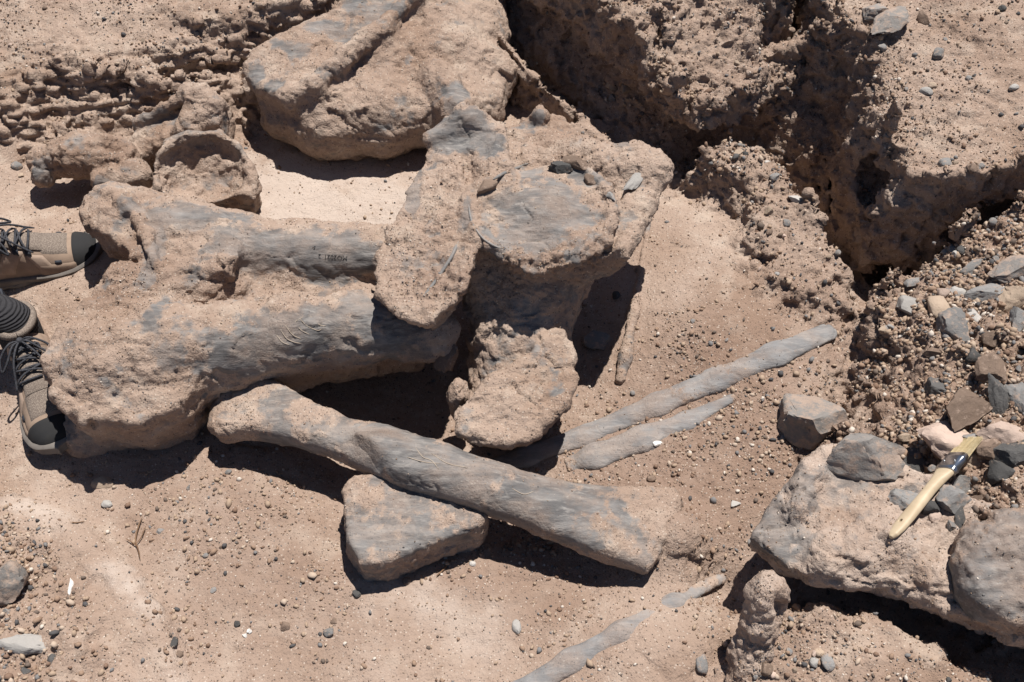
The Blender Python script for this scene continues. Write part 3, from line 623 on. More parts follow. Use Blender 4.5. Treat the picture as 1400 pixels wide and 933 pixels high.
# G: two ribs lying nearly flush with the sand, H: a thin one, I: one along the bottom edge
def ribchain(pts, up):                       # straight in height between its ends, as a stiff bone is
    a, b = on_ground(*pts[0][:2]), on_ground(*pts[-1][:2]); out = []
    for x, y, r, u in pts:
        g = on_ground(x, y); k = np.clip(np.dot(g[:2]-a[:2], b[:2]-a[:2])/np.dot(b[:2]-a[:2], b[:2]-a[:2]), 0, 1)
        z = max(a[2]+(b[2]-a[2])*k, g[2]-.004); out.append((P(x, y, z+u), r))
    return out
def rib(pts, up, flat, label, seed, patches, mat=M_RIB, base=0.35, h=.0032, tilt=None):
    ch = ribchain(pts, up)
    lo, hi = box_of([c for c, r in ch], .07)
    pt = [(on_ground(x, y)+np.array([0,0,.01]), r, a) for x, y, r, a in patches]
    return fossil('rib_bone', lambda p: sd_chain(p, ch, .02, flat), lo, hi, h, mat, label, 'rib', pt, (.0015,.0009), (), seed, base, None)
rib([(1130,455,.022,.003),(1060,485,.026,.004),(980,519,.026,.004),(900,553,.024,.003),(800,596,.022,.004),(720,624,.020,.003),(680,636,.018,.001)], .006, .45, 'long straight grey rib almost flush with the sand beyond the limb bone', 51,
    [(1110,460,.09,1.2),(1040,492,.08,1.1),(970,522,.07,.8),(800,597,.12,1.2),(720,622,.1,1.2),(880,560,.08,.8)])
rib([(1000,545,.010,.001),(940,575,.018,.003),(880,600,.027,.005),(815,624,.026,.003),(785,634,.018,-.004)], .008, .42, 'shorter curved grey rib with a blunt broken end in the gravel', 53,
    [(960,565,.06,1.0),(880,600,.08,1.1),(815,624,.06,1.1)])
rib([(888,300,.005,.004),(877,370,.006,.006),(866,430,.008,.010),(855,490,.010,.012),(848,520,.010,.006)], .02, 1.0, 'thin sandy rib edge standing in the shadow beside the vertebra', 55, [(888,310,.03,.7),(853,500,.03,.6)], M_BONE, .1)
rib([(985,790,.010,.001),(920,825,.014,.004),(850,865,.017,.004),(780,905,.019,.004),(700,955,.020,.003),(600,1010,.020,.0)], .006, .55, 'low grey rib along a sandy hump, its pale edge crumbling', 57, [(900,838,.09,.9),(800,893,.12,1.1),(940,815,.05,.6)], M_RIB, .25)

# J: ledge with the brush, the bone lump on it, and the little pillar in front
Jo = P(1200,720,.165)
def f_ledge(p):
    d = sd_slab(p, Jo, (-.10,-.12,1), [(1014,735),(1040,690),(1078,652),(1112,625),(1190,615),(1270,640),(1340,680),(1440,700),(1560,920),(1400,874),(1310,844),(1205,808),(1112,797),(1064,772)], .095, .02, .03)
    d = smin(d, sd_chain(p, [(P(1085,700,.165),.018),(P(1110,650,.17),.02),(P(1135,625,.165),.02)], .01), .02)
    d = smin(d, sd_chain(p, [(P(1130,760,.15),.03),(P(1220,745,.155),.035),(P(1280,790,.15),.03)], .02), .03)
    d = smax(d, -sd_ell(p, P(1060,720,.19), (.05,.03,.03), (0,0,radians(50))), .02)
    return d
lo, hi = box_of([P(1005,735,.17),P(1560,920,.17),P(1200,600,.17)], .06); lo[2] = -.05; hi[2] = .25
ledge = fossil('rock_ledge', f_ledge, lo, hi, .0038, M_LEDGE, 'overhanging pale sediment ledge that carries the paint brush, dark gap beneath', 'rock',
    [(P(1050,715,.16),(.06,.07,.06),1.0),(P(1090,660,.17),(.03,.06,.05),.7),(P(1160,655,.17),(.08,.04,.05),.45)], (.012,.0052), [(P(1250,740,.16),(.25,.12,.10),.45)], 61, 0.0)
def f_lump(p):
    return sd_slab(p, P(1390,770,.235), (-.05,-.22,1), [(1308,762),(1318,728),(1345,706),(1390,690),(1450,672),(1520,760),(1480,890),(1405,858),(1352,842),(1318,806)], .13, .045, .01)
lo, hi = box_of([P(1300,760,.22),P(1520,760,.22),P(1450,670,.22),P(1480,890,.2)], .05); lo[2] = .04; hi[2] = .31
fossil('bone_lump', f_lump, lo, hi, .0040, M_BONE, 'rounded dark grey fossil lump on the ledge past the brush', 'bone', [(P(1380,740,.25),(.12,.10,.10),.62),(P(1330,800,.2),(.06,.07,.08),.8)], (.012,.0048), [(P(1400,760,.25),(.12,.12,.1),.5)], 63, .12)
PILLAR = [(P(1018,965,.0),.036),(P(1024,905,.05),.030),(P(1040,850,.11),.026),(P(1050,815,.155),.029),(P(1055,800,.175),.024)]
def f_pillar(p):
    d = sd_chain(p, PILLAR, .02)
    d = smax(d, -sd_ell(p, P(1068,830,.165), (.012,.012,.03)), .012)
    d = smin(d, sd_ell(p, P(1062,806,.175), (.016,.016,.02)), .006)
    return d
lo, hi = box_of([c for c, r in PILLAR], .06); lo[2] = -.05
fossil('earth_spire', f_pillar, lo, hi, .0030, M_LEDGE, 'small knobbly pillar of earth standing below the overhanging ledge', 'earth', (), (.014,.0007), [(P(1030,880,.08),(.08,.08,.10),.7)], 65, 0.0, None, (1.4,0.3,0.2))

# ---------------------------------------------------------------- stones
def stone_mesh(name, seed, angular=0.7, sub=3):
    r = np.random.default_rng(seed); bm = bmesh.new(); bmesh.ops.create_icosphere(bm, subdivisions=sub, radius=1.0)
    v = np.array([x.co[:] for x in bm.verts])
    for _ in range(int(5+angular*9)):
        n = nrm(r.normal(size=3)); dd = r.uniform(0.45, 0.85)*(1.15-0.25*angular); k = v @ n-dd
        v = v-np.where(k > 0, k, 0)[:,None]*n*(0.75+0.25*angular)
    v += nrm_rows(v)*(fbm(v+seed, 1.4, 3, .5, seed)*(0.30-0.20*angular)+fbm(v+seed, 5, 3, .55, seed+3)*0.10*(.4+angular))[:,None]
    v /= np.abs(v).max(0)
    for x, c in zip(bm.verts, v): x.co = c
    me = bpy.data.meshes.new(name); bm.to_mesh(me); bm.free()
    me.polygons.foreach_set('use_smooth', np.ones(len(me.polygons), bool)); me.set_sharp_from_angle(angle=radians(38))
    return me
def nrm_rows(v): return v/np.maximum(np.linalg.norm(v, axis=1, keepdims=True), 1e-9)
S_GREY = mat_stone('grey_stone', (0.24,0.232,0.224), (0.152,0.148,0.144), 0.58); S_DARK = mat_stone('dark_stone', (0.104,0.1,0.096), (0.052,0.0504,0.0496), 0.42)
S_TAN = mat_stone('tan_stone', (0.376,0.296,0.224), (0.288,0.216,0.16), 0.5); S_PINK = mat_stone('pink_stone', (0.448,0.352,0.296), (0.336,0.248,0.2), 0.4)
S_BROWN = mat_stone('brown_stone', (0.192,0.136,0.1), (0.128,0.092,0.072), 0.5); S_PALE = mat_stone('pale_stone', (0.416,0.392,0.36), (0.32,0.304,0.288), 0.3); S_WHITE = mat_stone('white_stone', (0.64,0.624,0.592), (0.56,0.536,0.496), 0.1)
S_MIX = mat_stone('weathered_stone', (0.24,0.22,0.2), (0.152,0.144,0.14), 0.72)
SM = {'m':S_MIX,'g':S_GREY,'d':S_DARK,'t':S_TAN,'p':S_PINK,'b':S_BROWN,'l':S_PALE,'w':S_WHITE}
SW = {'g':'grey','d':'black','t':'tan','p':'pinkish','b':'brown','l':'pale grey','w':'white'}
bpy.context.view_layer.update(); DG = bpy.context.evaluated_depsgraph_get()
def hit(px, py):
    d = ray(px, py); ok, loc, n, i, o, m = SC.ray_cast(DG, Vector(CAM), Vector(d))
    if not ok: p = P(px, py); return p, np.array([0,0,1.0])
    return np.array(loc), np.array(n)
def put_stone(name, px, py, w, h, rot, c, label, ang=0.7, thick=0.62, lift=0.25, tiltx=0.0, tilty=0.0, cat='stone', group=None, seed=None):
    p, n = hit(px, py); sc = np.linalg.norm(p-CAM)/FPX
    s = seed if seed is not None else int(px*31+py*7) % 9973
    me = stone_mesh(name, s, ang, 4 if w*h > 900 else 3)
    if px > 1200 and 330 < py < 740: w, h = w*1.14, h*1.14
    a, b = w*sc/2, h*sc/2*1.12; cc = min(a, b)*thick*1.2
    o = link(name, me, SM[c], None, Vector(p)+Vector((0,0,1))*cc*lift)
    o.scale = (a, b, cc)
    nn = Vector(nrm(np.array([0,0,1.0])*0.8+n*0.45)); q = nn.to_track_quat('Z', 'Y')
    o.rotation_mode = 'QUATERNION'; o.rotation_quaternion = Euler((radians(tiltx), radians(tilty), 0)).to_quaternion() @ Vector((0,0,1)).rotation_difference(nn) @ Euler((0,0,radians(rot))).to_quaternion()
    return tag(o, label, cat, group)
ST = [  # picture x, y, width, height, turn, colour, label
 (1303,449,40,40,30,'g','angular blue grey stone on the rocky slope beside a standing flake'),(1333,436,16,36,15,'l','pale stone flake standing upright against the angular grey stone'),
 (1346,402,50,24,10,'g','long flat grey stone with a sandy underside on the rocky slope'),(1384,374,54,30,12,'m','sand caked stone above the long flat grey one'),
 (1384,409,46,30,15,'t','rough tan stone just below the sand caked one'),(1281,426,28,32,0,'t','smooth round ochre tan pebble set in the slope edge'),
 (1241,421,27,28,0,'l','pale grey stone at the edge of the dark trench'),(1289,403,15,15,0,'p','small pinkish pebble above the ochre pebble'),(1308,403,22,19,0,'l','pale grey rounded stone between the ochre pebble and long grey stone'),
 (1328,370,36,14,20,'g','slender blue grey stone lying along the slope'),(1354,464,21,19,0,'b','brown rounded stone below the standing flake'),(1392,440,32,32,0,'g','broad grey stone at the slope above the leaning slabs'),
 (1248,387,24,11,15,'g','thin grey flake on the very rim of the trench'),(1278,534,37,28,15,'d','black rough stone alone on the crumbly slope'),
 (1352,511,32,34,-10,'b','brownish stone on top of the leaning dark slab'),(1391,545,34,54,10,'g','tall grey stone behind the black angular blocks'),
 (1318,562,72,40,32,'b','long brown slab pointing up the slope above the pink stone'),(1286,609,64,50,20,'p','large pale pink stone touching the brush bristles'),
 (1369,596,54,34,-8,'p','flat pinkish slab stone with a dark shadowed side'),(1318,634,44,44,15,'t','tan angular stone under the tip of the brush'),
 (1346,620,42,28,-15,'b','layered brown stone next to the pinkish slab'),(1365,648,32,28,25,'d','small black angular block in the rubble'),
 (1390,626,48,36,10,'d','large black angular block in the rubble'),(1326,603,22,16,20,'g','small grey stone beyond the brush tip'),(1275,483,22,14,-15,'b','small brown chip high on the crumbly slope'),
 (1329,487,26,20,10,'d','dark jagged lump on the crumbly slope'),(1232,682,38,30,10,'g','grey stone with a pale top beside the brush handle'),(1265,696,26,26,30,'d','dark stone tucked under the brush handle'),
 (1312,707,14,38,-8,'d','narrow dark splinter of stone on the ledge'),(1344,684,34,24,-10,'b','dark brown stone near the grey fossil lump'),(1300,684,46,30,10,'g','flat dark grey stone beside the brush ferrule'),
 (1311,661,26,24,30,'g','grey wedge stone beside the tan stone'),(1300,720,13,12,0,'g','tiny grey chip beside the dark splinter'),(1278,708,15,14,0,'p','tiny pink pebble beside the brush handle'),
 (1108,585,94,84,20,'m','big weathered grey boulder with a tan face at the ledge corner'),(1180,628,108,60,-5,'m','broad grey boulder half sunk in the ledge top'),
 (1205,66,13,13,0,'g','small grey pebble at the foot of the stone slabs'),(1282,75,19,15,20,'g','rounded grey pebble on the bank below the slabs'),
 (1268,127,22,12,-10,'l','whitish oval pebble on the pebbly bank'),(1293,226,20,17,0,'g','grey pebble near the rim of the pebbly bank'),(1329,232,13,13,0,'b','brown pebble near the rim of the pebbly bank'),
 (1264,29,18,22,0,'b','dark brown clod beside the stone slabs'),(1370,13,10,9,0,'d','lone jet black pebble high on the pebbly bank beyond the slabs'),
 (838,119,20,14,0,'t','tan clod on the little ledge at the back wall'),(855,122,16,18,0,'t','second tan clod on the back wall ledge'),(838,136,12,12,0,'g','grey clod below the two tan clods'),
 (764,233,44,22,-4,'d','dark slate stone resting on the vertebra disc'),(788,226,42,20,-18,'b','dark brown stone behind the slate one on the disc'),(806,248,22,15,-15,'b','small brown stone at the edge of the disc'),
 (663,258,38,20,5,'b','brown stone on the rim of the vertebra disc next to the wing'),(833,268,10,22,35,'g','slim grey sliver stuck on the vertebra'),
 (612,490,32,40,-20,'b','brown slab stone deep in the shaded hollow'),(818,468,40,30,-25,'g','greenish grey flat stone in the sand beside the vertebra'),(842,405,13,12,0,'d','dark pebble in the shade of the vertebra'),
 (24,229,14,12,0,'g','grey pebble on the sand by the knobbly vertebra'),(143,660,30,16,-5,'t','flat pale clod on the sand below the big bone'),(147,690,15,10,0,'l','pale pebble on the sand below the flat clod'),
 (30,240,9,7,0,'t','tiny tan crumb near the knobbly vertebra'),(218,727,13,8,10,'g','thin blue grey flake on the sand beside the twig'),
 (390,857,15,13,0,'b','brown round pebble on the open sand'),(325,853,9,9,0,'d','dark round pebble on the open sand'),(450,865,16,12,0,'g','grey round pebble on the open sand'),(457,850,10,8,0,'b','reddish brown pebble just behind the grey one'),
 (706,858,13,20,5,'l','pale oval pebble standing on the sand below the limb bone'),(238,879,10,14,0,'d','dark pebble in the sandy rut'),(245,895,11,9,0,'b','brown pebble in the sandy rut'),
 (556,795,12,10,0,'b','reddish brown pebble below the bone plate'),(487,813,13,11,0,'d','dark pebble by the bone plate shadow'),(647,771,11,9,0,'l','pale pebble below the limb bone shadow'),
 (958,911,18,26,0,'g','grey oval pebble at the foot of the earth pillar'),(1046,916,20,16,0,'b','brown pebble beside the earth pillar'),(1131,907,17,20,0,'g','grey square pebble on the lower mound'),(1113,906,13,13,0,'l','pale pebble next to the grey square one'),(1120,893,13,11,0,'t','tan pebble behind the pair on the mound'),
 (40,880,84,30,-5,'l','pale ring shaped nodule in the gravelly corner'),(8,806,56,52,0,'m','blue grey boulder in the gravelly corner'),(70,902,13,13,0,'d','black pebble beside the ring shaped nodule'),(36,918,17,10,-20,'d','slate chip below the ring shaped nodule'),
 (341,863,8,7,0,'w','white chip on the open sand'),(335,869,7,6,0,'w','smaller white chip beside the first on open sand'),(897,608,20,8,10,'w','white shard at the edge of the curved rib'),(97,800,7,22,10,'w','white streak of shell in the gravelly corner'),
 (312,645,10,8,0,'g','grey pebble by the shadow of the limb bone'),(1005,690,14,10,0,'l','pale chip near the flared end of the limb bone'),(890,655,14,10,0,'b','brown pebble above the flared limb end'),
 (1275,118,12,8,0,'t','tan oval pebble by the whitish one'),(1385,120,14,8,10,'l','pale flat pebble far along the pebbly bank'),(1237,600,18,12,0,'t','tan chip between boulder and pink stone'),
 (1010,210,14,12,0,'t','tan clod on the crest of the earth ridge'),(1060,243,16,12,20,'g','grey stone on the crest of the earth ridge'),(1088,274,24,14,-20,'l','pale long stone on the flank of the earth ridge'),(1052,290,14,12,0,'t','tan stone low on the earth ridge')]
for x, y, w, h, r, c, lb in ST:
    put_stone('pebble' if w*h < 420 else 'stone', x, y, w, h, r, c, lb, 0.25 if ('round' in lb or 'oval' in lb or 'pebble' in lb) else 0.95, cat='pebble' if w*h < 420 else 'stone', lift=0.1 if ('flake' in lb or 'nodule' in lb) else (0.45 if 'boulder' in lb else 0.28), thick=.85 if 'boulder' in lb else .62)
put_stone('slab_stone', 1216,38,74,34,38,'m','long weathered grey stone slab on the pebbly bank',.95,.5,.5); put_stone('slab_stone',1196,18,36,26,15,'m','short grey stone slab behind the long slab',.95,.5,.4)
put_stone('slab_stone', 1366,553,24,66,22,'d','dark slab leaning steeply between brown and grey stones',.95,.6,.5,25,15); put_stone('slab_stone',1253,640,28,40,10,'d','flat black slab beneath the pink stone',.95,.4,.2)
put_stone('bone_flake',866,250,20,50,-32,'l','flat grey bone flake lying on the far wing of the vertebra',.9,.5,.6,cat='bone')
def flake_curve(name, pts, r, mat, label, cat, up=0.0, parent=None, flat=1.0, ends=0.3):
    q = [hit(x, y) for x, y in pts]; c = np.array([a for a, b in q]); n = np.array([b for a, b in q])
    return tube(name, c+n*up, r, mat, label, cat, parent, ends)
def tube(name, c, r, mat, label=None, cat=None, parent=None, ends=0.3, sides=6, group=None, closed=False):
    c = np.asarray(c, float)
    if len(c) > 2:                                      # Catmull-Rom through the points
        e = np.vstack([2*c[0]-c[1], c, 2*c[-1]-c[-2]]); o = []
        for i in range(1, len(e)-2):
            for t in np.linspace(0, 1, 5, endpoint=False):
                a, b, d, f = e[i-1], e[i], e[i+1], e[i+2]
                o.append(0.5*((2*b)+(d-a)*t+(2*a-5*b+4*d-f)*t*t+(3*b-3*d+f-a)*t**3))
        o.append(c[-1]); c = np.array(o)
    m = len(c); tg = np.gradient(c, axis=0); tg = nrm_rows(tg)
    u = np.cross(tg, [0.3,0.2,0.93]); u = nrm_rows(u); w = np.cross(tg, u)
    rr = np.asarray(r)*np.ones(m) if np.ndim(r) == 0 else np.interp(np.linspace(0,1,m), np.linspace(0,1,len(r)), r)
    k = np.linspace(0, 1, m); rr = rr*np.clip(ends+(1-ends)*np.minimum(k, 1-k)*8, 0, 1)
    an = np.arange(sides)*2*pi/sides
    v = (c[:,None]+rr[:,None,None]*(u[:,None]*np.cos(an)[None,:,None]+w[:,None]*np.sin(an)[None,:,None])).reshape(-1,3)
    f = [(i*sides+j, i*sides+(j+1)%sides, (i+1)*sides+(j+1)%sides, (i+1)*sides+j) for i in range(m-1) for j in range(sides)]
    me = bpy.data.meshes.new(name); me.from_pydata([tuple(x) for x in v], [], f+[tuple(range(sides))[::-1], tuple((m-1)*sides+j for j in range(sides))]); me.update()
    me.polygons.foreach_set('use_smooth', np.ones(len(me.polygons), bool))
    o = link(name, me, mat, parent)
    if parent is not None: o.matrix_parent_inverse = Matrix.Translation(-Vector(parent.location)) if parent.rotation_euler.to_quaternion().angle < 1e-6 else Matrix.Identity(4)
    if label: tag(o, label, cat, group)
    return o
# ---------------------------------------------------------------- ink number and pale veins on the bones
M_INK = mat_plain('ink', (0.02,0.02,0.022), 0.8); M_VEIN = mat_plain('pale_vein', (0.38,0.32,0.26), 0.9, col2=(0.32,0.26,0.2))
BIG = [o for o in SC.objects if o.get('label','').startswith('massive')][0]; LIMB = limb
def ink_text(body, cx, cy, hpx, turn, parent):
    cu = bpy.data.curves.new('ink', 'FONT'); cu.body = body; cu.size = 1.0; cu.align_x = 'CENTER'; cu.align_y = 'CENTER'; cu.resolution_u = 2
    t = bpy.data.objects.new('ink', cu); COL.objects.link(t); bpy.context.view_layer.update()
    me = bpy.data.meshes.new_from_object(t.evaluated_get(bpy.context.evaluated_depsgraph_get())); bpy.data.objects.remove(t)
    bm = bmesh.new(); bm.from_mesh(me); bmesh.ops.subdivide_edges(bm, edges=[e for e in bm.edges if e.calc_length() > .3], cuts=1)
    for v in bm.verts:
        x = v.co.x*cos(turn)-v.co.y*sin(turn); y = v.co.x*sin(turn)+v.co.y*cos(turn)
        p, n = hit(cx+x*hpx, cy-y*hpx); v.co = Vector(p+n*0.0009)-Vector(parent.location)
    bm.to_mesh(me); bm.free(); me.name = 'inked_number'
    return link('inked_number', me, M_INK, parent)
ink_text('MO2021', 459, 352, 9.0, pi-.06, BIG); ink_text('2', 437, 350, 8, pi-.06, BIG); ink_text('5', 430, 339, 7, pi-.3, BIG)
for pts in ([(384,452),(392,463),(402,468),(412,470)],[(390,445),(400,458),(412,464)],[(402,440),(412,452),(424,458)],[(410,436),(420,446),(434,452),(440,450)],[(398,450),(404,440),(414,434)],[(424,432),(436,444),(446,446)],[(378,458),(386,468),(396,472)]):
    flake_curve('mineral_vein', pts, .0008, M_VEIN, None, None, .0002, BIG)
for pts in ([(568,612),(578,625),(590,630),(600,642)],[(556,625),(580,632),(602,634)],[(590,620),(612,634),(640,640)],[(700,668),(716,676),(730,672)]):
    flake_curve('mineral_vein', pts, .0008, M_VEIN, None, None, .0002, LIMB)
flake_curve('bone_crack', [(627,330),(618,350),(604,372),(590,392),(580,404)], .0035, S_GREY, None, None, .0, vert)
flake_curve('bone_splinter', [(674,246),(690,237),(708,230),(722,224)], .0035, S_GREY, 'thin curved pale bone splinter on top of the vertebra', 'bone', .001)
flake_curve('bone_rim', [(641,280),(644,300),(655,320),(668,332),(684,340)], .0022, S_GREY, None, None, .0, vert)

# ---------------------------------------------------------------- twigs
M_TWIG = mat_plain('twig_bark', (0.20,0.12,0.07), 0.85, col2=(0.12,0.07,0.04))
tw = flake_curve('twig', [(193,768),(190,755),(187,742),(189,728),(196,708)], .0013, M_TWIG, 'dry forked brown twig standing in the sand', 'twig', .006)
for pts in ([(188,745),(195,735),(200,722)],[(189,750),(182,744),(172,740)]):
    t2 = flake_curve('side_shoot', pts, .0009, M_TWIG, None, None, .006); t2.parent = tw
flake_curve('twig', [(97,716),(105,716),(115,715)], .0012, M_TWIG, 'short pale straw lying flat on sand below the big bone', 'twig', .003)
flake_curve('twig', [(597,790),(606,780),(615,768)], .0015, M_TWIG, 'short dark stick lying beside the bone plate', 'twig', .004)

# ---------------------------------------------------------------- loose pebbles one can pick out, and the grit nobody could count
f1, f3, f4, f5, f6, f7, f8, f9, e3, e6 = [at_v(q) for q in (f1, f3, f4, f5, f6, f7, f8, f9, e3, e6)]
def weight_map():
    w = 0.10+0.5*VC+0.9*f7+0.45*f3+0.25*f5+0.7*f8+0.3*f9+0.35*f6+0.15*f4+0.25*f1
    d = np.maximum(0, GV[:,1]+1.293)
    inside = (np.abs(GV[:,0]) < 0.62*np.hypot(d, 1.5)) & (GV[:,1] < 1.25) & (GV[:,1] > -.85)
    return w*inside*np.clip((GN[:,2]-0.35)/0.4, 0.04, 1)
WM = weight_map(); RG = np.random.default_rng(99)
clump = smooth(-0.25, 0.35, fbm(GV, 6, 3, .5, 71)); WM = WM*(0.25+clump)
def pick(n, w): return RG.choice(len(w), n, p=w/w.sum())
def ico(sub=1):
    bm = bmesh.new(); bmesh.ops.create_icosphere(bm, subdivisions=sub, radius=1); bm.verts.ensure_lookup_table()
    v = np.array([x.co[:] for x in bm.verts]); f = np.array([[q.index for q in p.verts] for p in bm.faces]); bm.free(); return v, f
OCT = (np.array([[1,0,0],[-1,0,0],[0,1,0],[0,-1,0],[0,0,1],[0,0,-1]], float), np.array([[0,2,4],[2,1,4],[1,3,4],[3,0,4],[2,0,5],[1,2,5],[3,1,5],[0,3,5]]))
def grit(name, n, w, rmed, rsig, rmin, rmax, label, mat, cat='gravel', small=False):
    iv, jf = OCT if small else ico(1); k = len(iv); id_ = pick(n, w)
    r = np.clip(rmed*np.exp(RG.normal(size=n)*rsig), rmin, rmax)
    c = GV[id_]+np.column_stack([RG.uniform(-.002,.002,n), RG.uniform(-.002,.002,n), r*0.25])
    q = RG.normal(size=(n,4)); q /= np.linalg.norm(q, axis=1, keepdims=True); a, b, cc, d = q.T
    Rm = np.stack([1-2*(cc*cc+d*d), 2*(b*cc-d*a), 2*(b*d+cc*a), 2*(b*cc+d*a), 1-2*(b*b+d*d), 2*(cc*d-b*a), 2*(b*d-cc*a), 2*(cc*d+b*a), 1-2*(b*b+cc*cc)], 1).reshape(n,3,3)
    s = r[:,None]*np.column_stack([RG.uniform(.8,1.35,n), RG.uniform(.7,1.0,n), RG.uniform(.5,.8,n)])
    loc = iv[None]*(1+RG.uniform(-.28,.22,(n,k,1)))*s[:,None,:]
    v = np.einsum('nij,nkj->nki', Rm, loc)+c[:,None,:]
    me = mesh_np(name, v.reshape(-1,3), (jf[None]+np.arange(n)[:,None,None]*k).reshape(-1,3), True)
    attr(me, 'tone', np.repeat(RG.uniform(0,1,n), k)); o = link(name, me, mat); o['kind'] = 'stuff'; o['label'] = label; o['category'] = cat
    return o
def mat_grit():
    t = NT('grit'); tone = t.attr('tone'); r = t.n('ShaderNodeValToRGB'); t.set(r.inputs[0], tone)
    el = r.color_ramp; el.interpolation = 'CONSTANT'
    cols = [(0,(0.336,0.248,0.180)),(.30,(0.264,0.180,0.128)),(.52,(0.192,0.124,0.088)),(.64,(0.136,0.104,0.084)),(.72,(0.176,0.168,0.164)),(.80,(0.080,0.076,0.076)),(.86,(0.416,0.328,0.256)),(.95,(0.528,0.464,0.400))]
    el.elements[0].color = (*cols[0][1],1); el.elements[1].position = cols[1][0]; el.elements[1].color = (*cols[1][1],1)
    for p, c in cols[2:]: e = el.elements.new(p); e.color = (*c, 1)
    return t.done(r.outputs[0], 0.9, t.bump(t.noise(300, 3, .7), .5, .001))
M_GRIT = mat_grit()
grit('gravel', 26000, WM, .0025, .38, .0014, .006, 'fine grit and crumbs strewn over the sand and banks', M_GRIT)
grit('sand', 90000, WM+.10*(WM > 0), .0014, .3, .0009, .0024, 'coarse sand grains lying all over the dig floor', M_GRIT, 'sand', True)
ROW = np.clip(f7+f8*.6+e3*.3+e6*.4+.3*VC*.6, 0, 1)
grit('gravel', 7000, WM*(ROW+.04), .0048, .3, .003, .009, 'coarser loose gravel on the rocky slope and crumbly patches', M_GRIT)
bp = [np.concatenate([q[i] for q in BONE_PTS]) for i in range(4)]
bw = np.clip((bp[1][:,2]-.35)/.4, 0, 1)*(0.02+0.30*bp[2]**2+0.9*np.clip(bp[3],0,1))*(0.2+smooth(-.1,.3,fbm(bp[0], 9, 3, .5, 77)))
GV_keep = GV; GV = bp[0]; grit('gravel', 12000, bw, .0012, .38, .0007, .003, 'loose grains and crumbs lying on the bones', M_GRIT, 'gravel', True); GV = GV_keep
PROTO = {c: [stone_mesh('pebble', 500+i*17+ord(c), .3+.25*(i % 3), 2) for i in range(4)] for c in 'gdtbpl'}
for c in PROTO:
    for m in PROTO[c]: m.materials.append(SM[c])
ZONES = [(f7, 80, 'small stone among the rubble of the rocky slope', 'rubble on the rocky slope', .0050, .011),
         (f5, 34, 'small pebble scattered on the flat of the pebbly bank', 'pebbles on the pebbly bank', .0045, .008),
         (f3, 30, 'clod of dirt on the crumbling bank at the back', 'clods on the back bank', .005, .011),
         (VC*(1-f7)*(1-f3)*(1-f5), 44, 'small pebble in the reddish crumbly sand of the pit floor', 'pebbles in the crumbly sand', .0035, .0065),
         (f8, 16, 'small pebble in the gravelly corner', 'pebbles in the gravelly corner', .004, .009),
         (f9, 14, 'small pebble on the lower mound below the ledge', 'pebbles on the lower mound', .0035, .006),
         (f1*(GV[:,0]<-.3), 22, 'small clod on the sandy upper bank with the worn ripples', 'clods on the rippled bank', .004, .008),
         (f6, 18, 'small stone stuck on the narrow earth ridge', 'stones on the earth ridge', .005, .010)]
ANCH = []
for lb0, phrase in (('smooth round ochre','the ochre pebble'),('black rough stone','the black rough stone'),('large pale pink','the large pink stone'),('flat pinkish slab','the flat pinkish slab'),('long brown slab','the long brown slab'),
    ('tall grey stone','the tall grey stone'),('angular blue grey','the angular blue grey stone'),('long flat grey stone','the long flat grey stone'),('slender blue grey','the slender blue grey stone'),('pale grey stone at the edge','the trench edge'),('dark jagged','the dark jagged lump'),
    ('big weathered','the big boulder'),('broad grey boulder','the broad sunken boulder'),('whitish oval','the whitish oval pebble'),('rounded grey pebble on','the rounded grey pebble'),('long weathered grey stone slab','the long stone slab'),('grey pebble near the rim','the bank rim'),
    ('pale flat pebble far','the pale flat pebble'),('tan clod on the little ledge','the back wall ledge'),('grey oval pebble at the foot','the pillar foot'),('grey square','the grey square pebble'),('pale ring','the ring shaped nodule'),('blue grey boulder','the corner boulder'),
    ('dry forked','the forked twig'),('pale oval pebble standing','the pale oval pebble'),('long straight grey rib','the long straight rib'),('shorter curved','the shorter rib'),('flat wedge','the bone plate'),('pale chip near the flared','the flared limb end'),('pale long stone','the pale long ridge stone'),('tan clod on the crest','the ridge crest'),('flat pale clod','the flat pale clod'),('brown round pebble','the brown round pebble'),('small knobbly','the earth pillar'),('cup faced','the cup faced vertebra'),('white shard','the white shard'),('greenish','the greenish flat stone')):
    for o in SC.objects:
        if o.get('label','').startswith(lb0): ANCH.append((np.array(o.location), phrase)); break
ANP = np.array([a for a, b in ANCH]); SEEN = {}
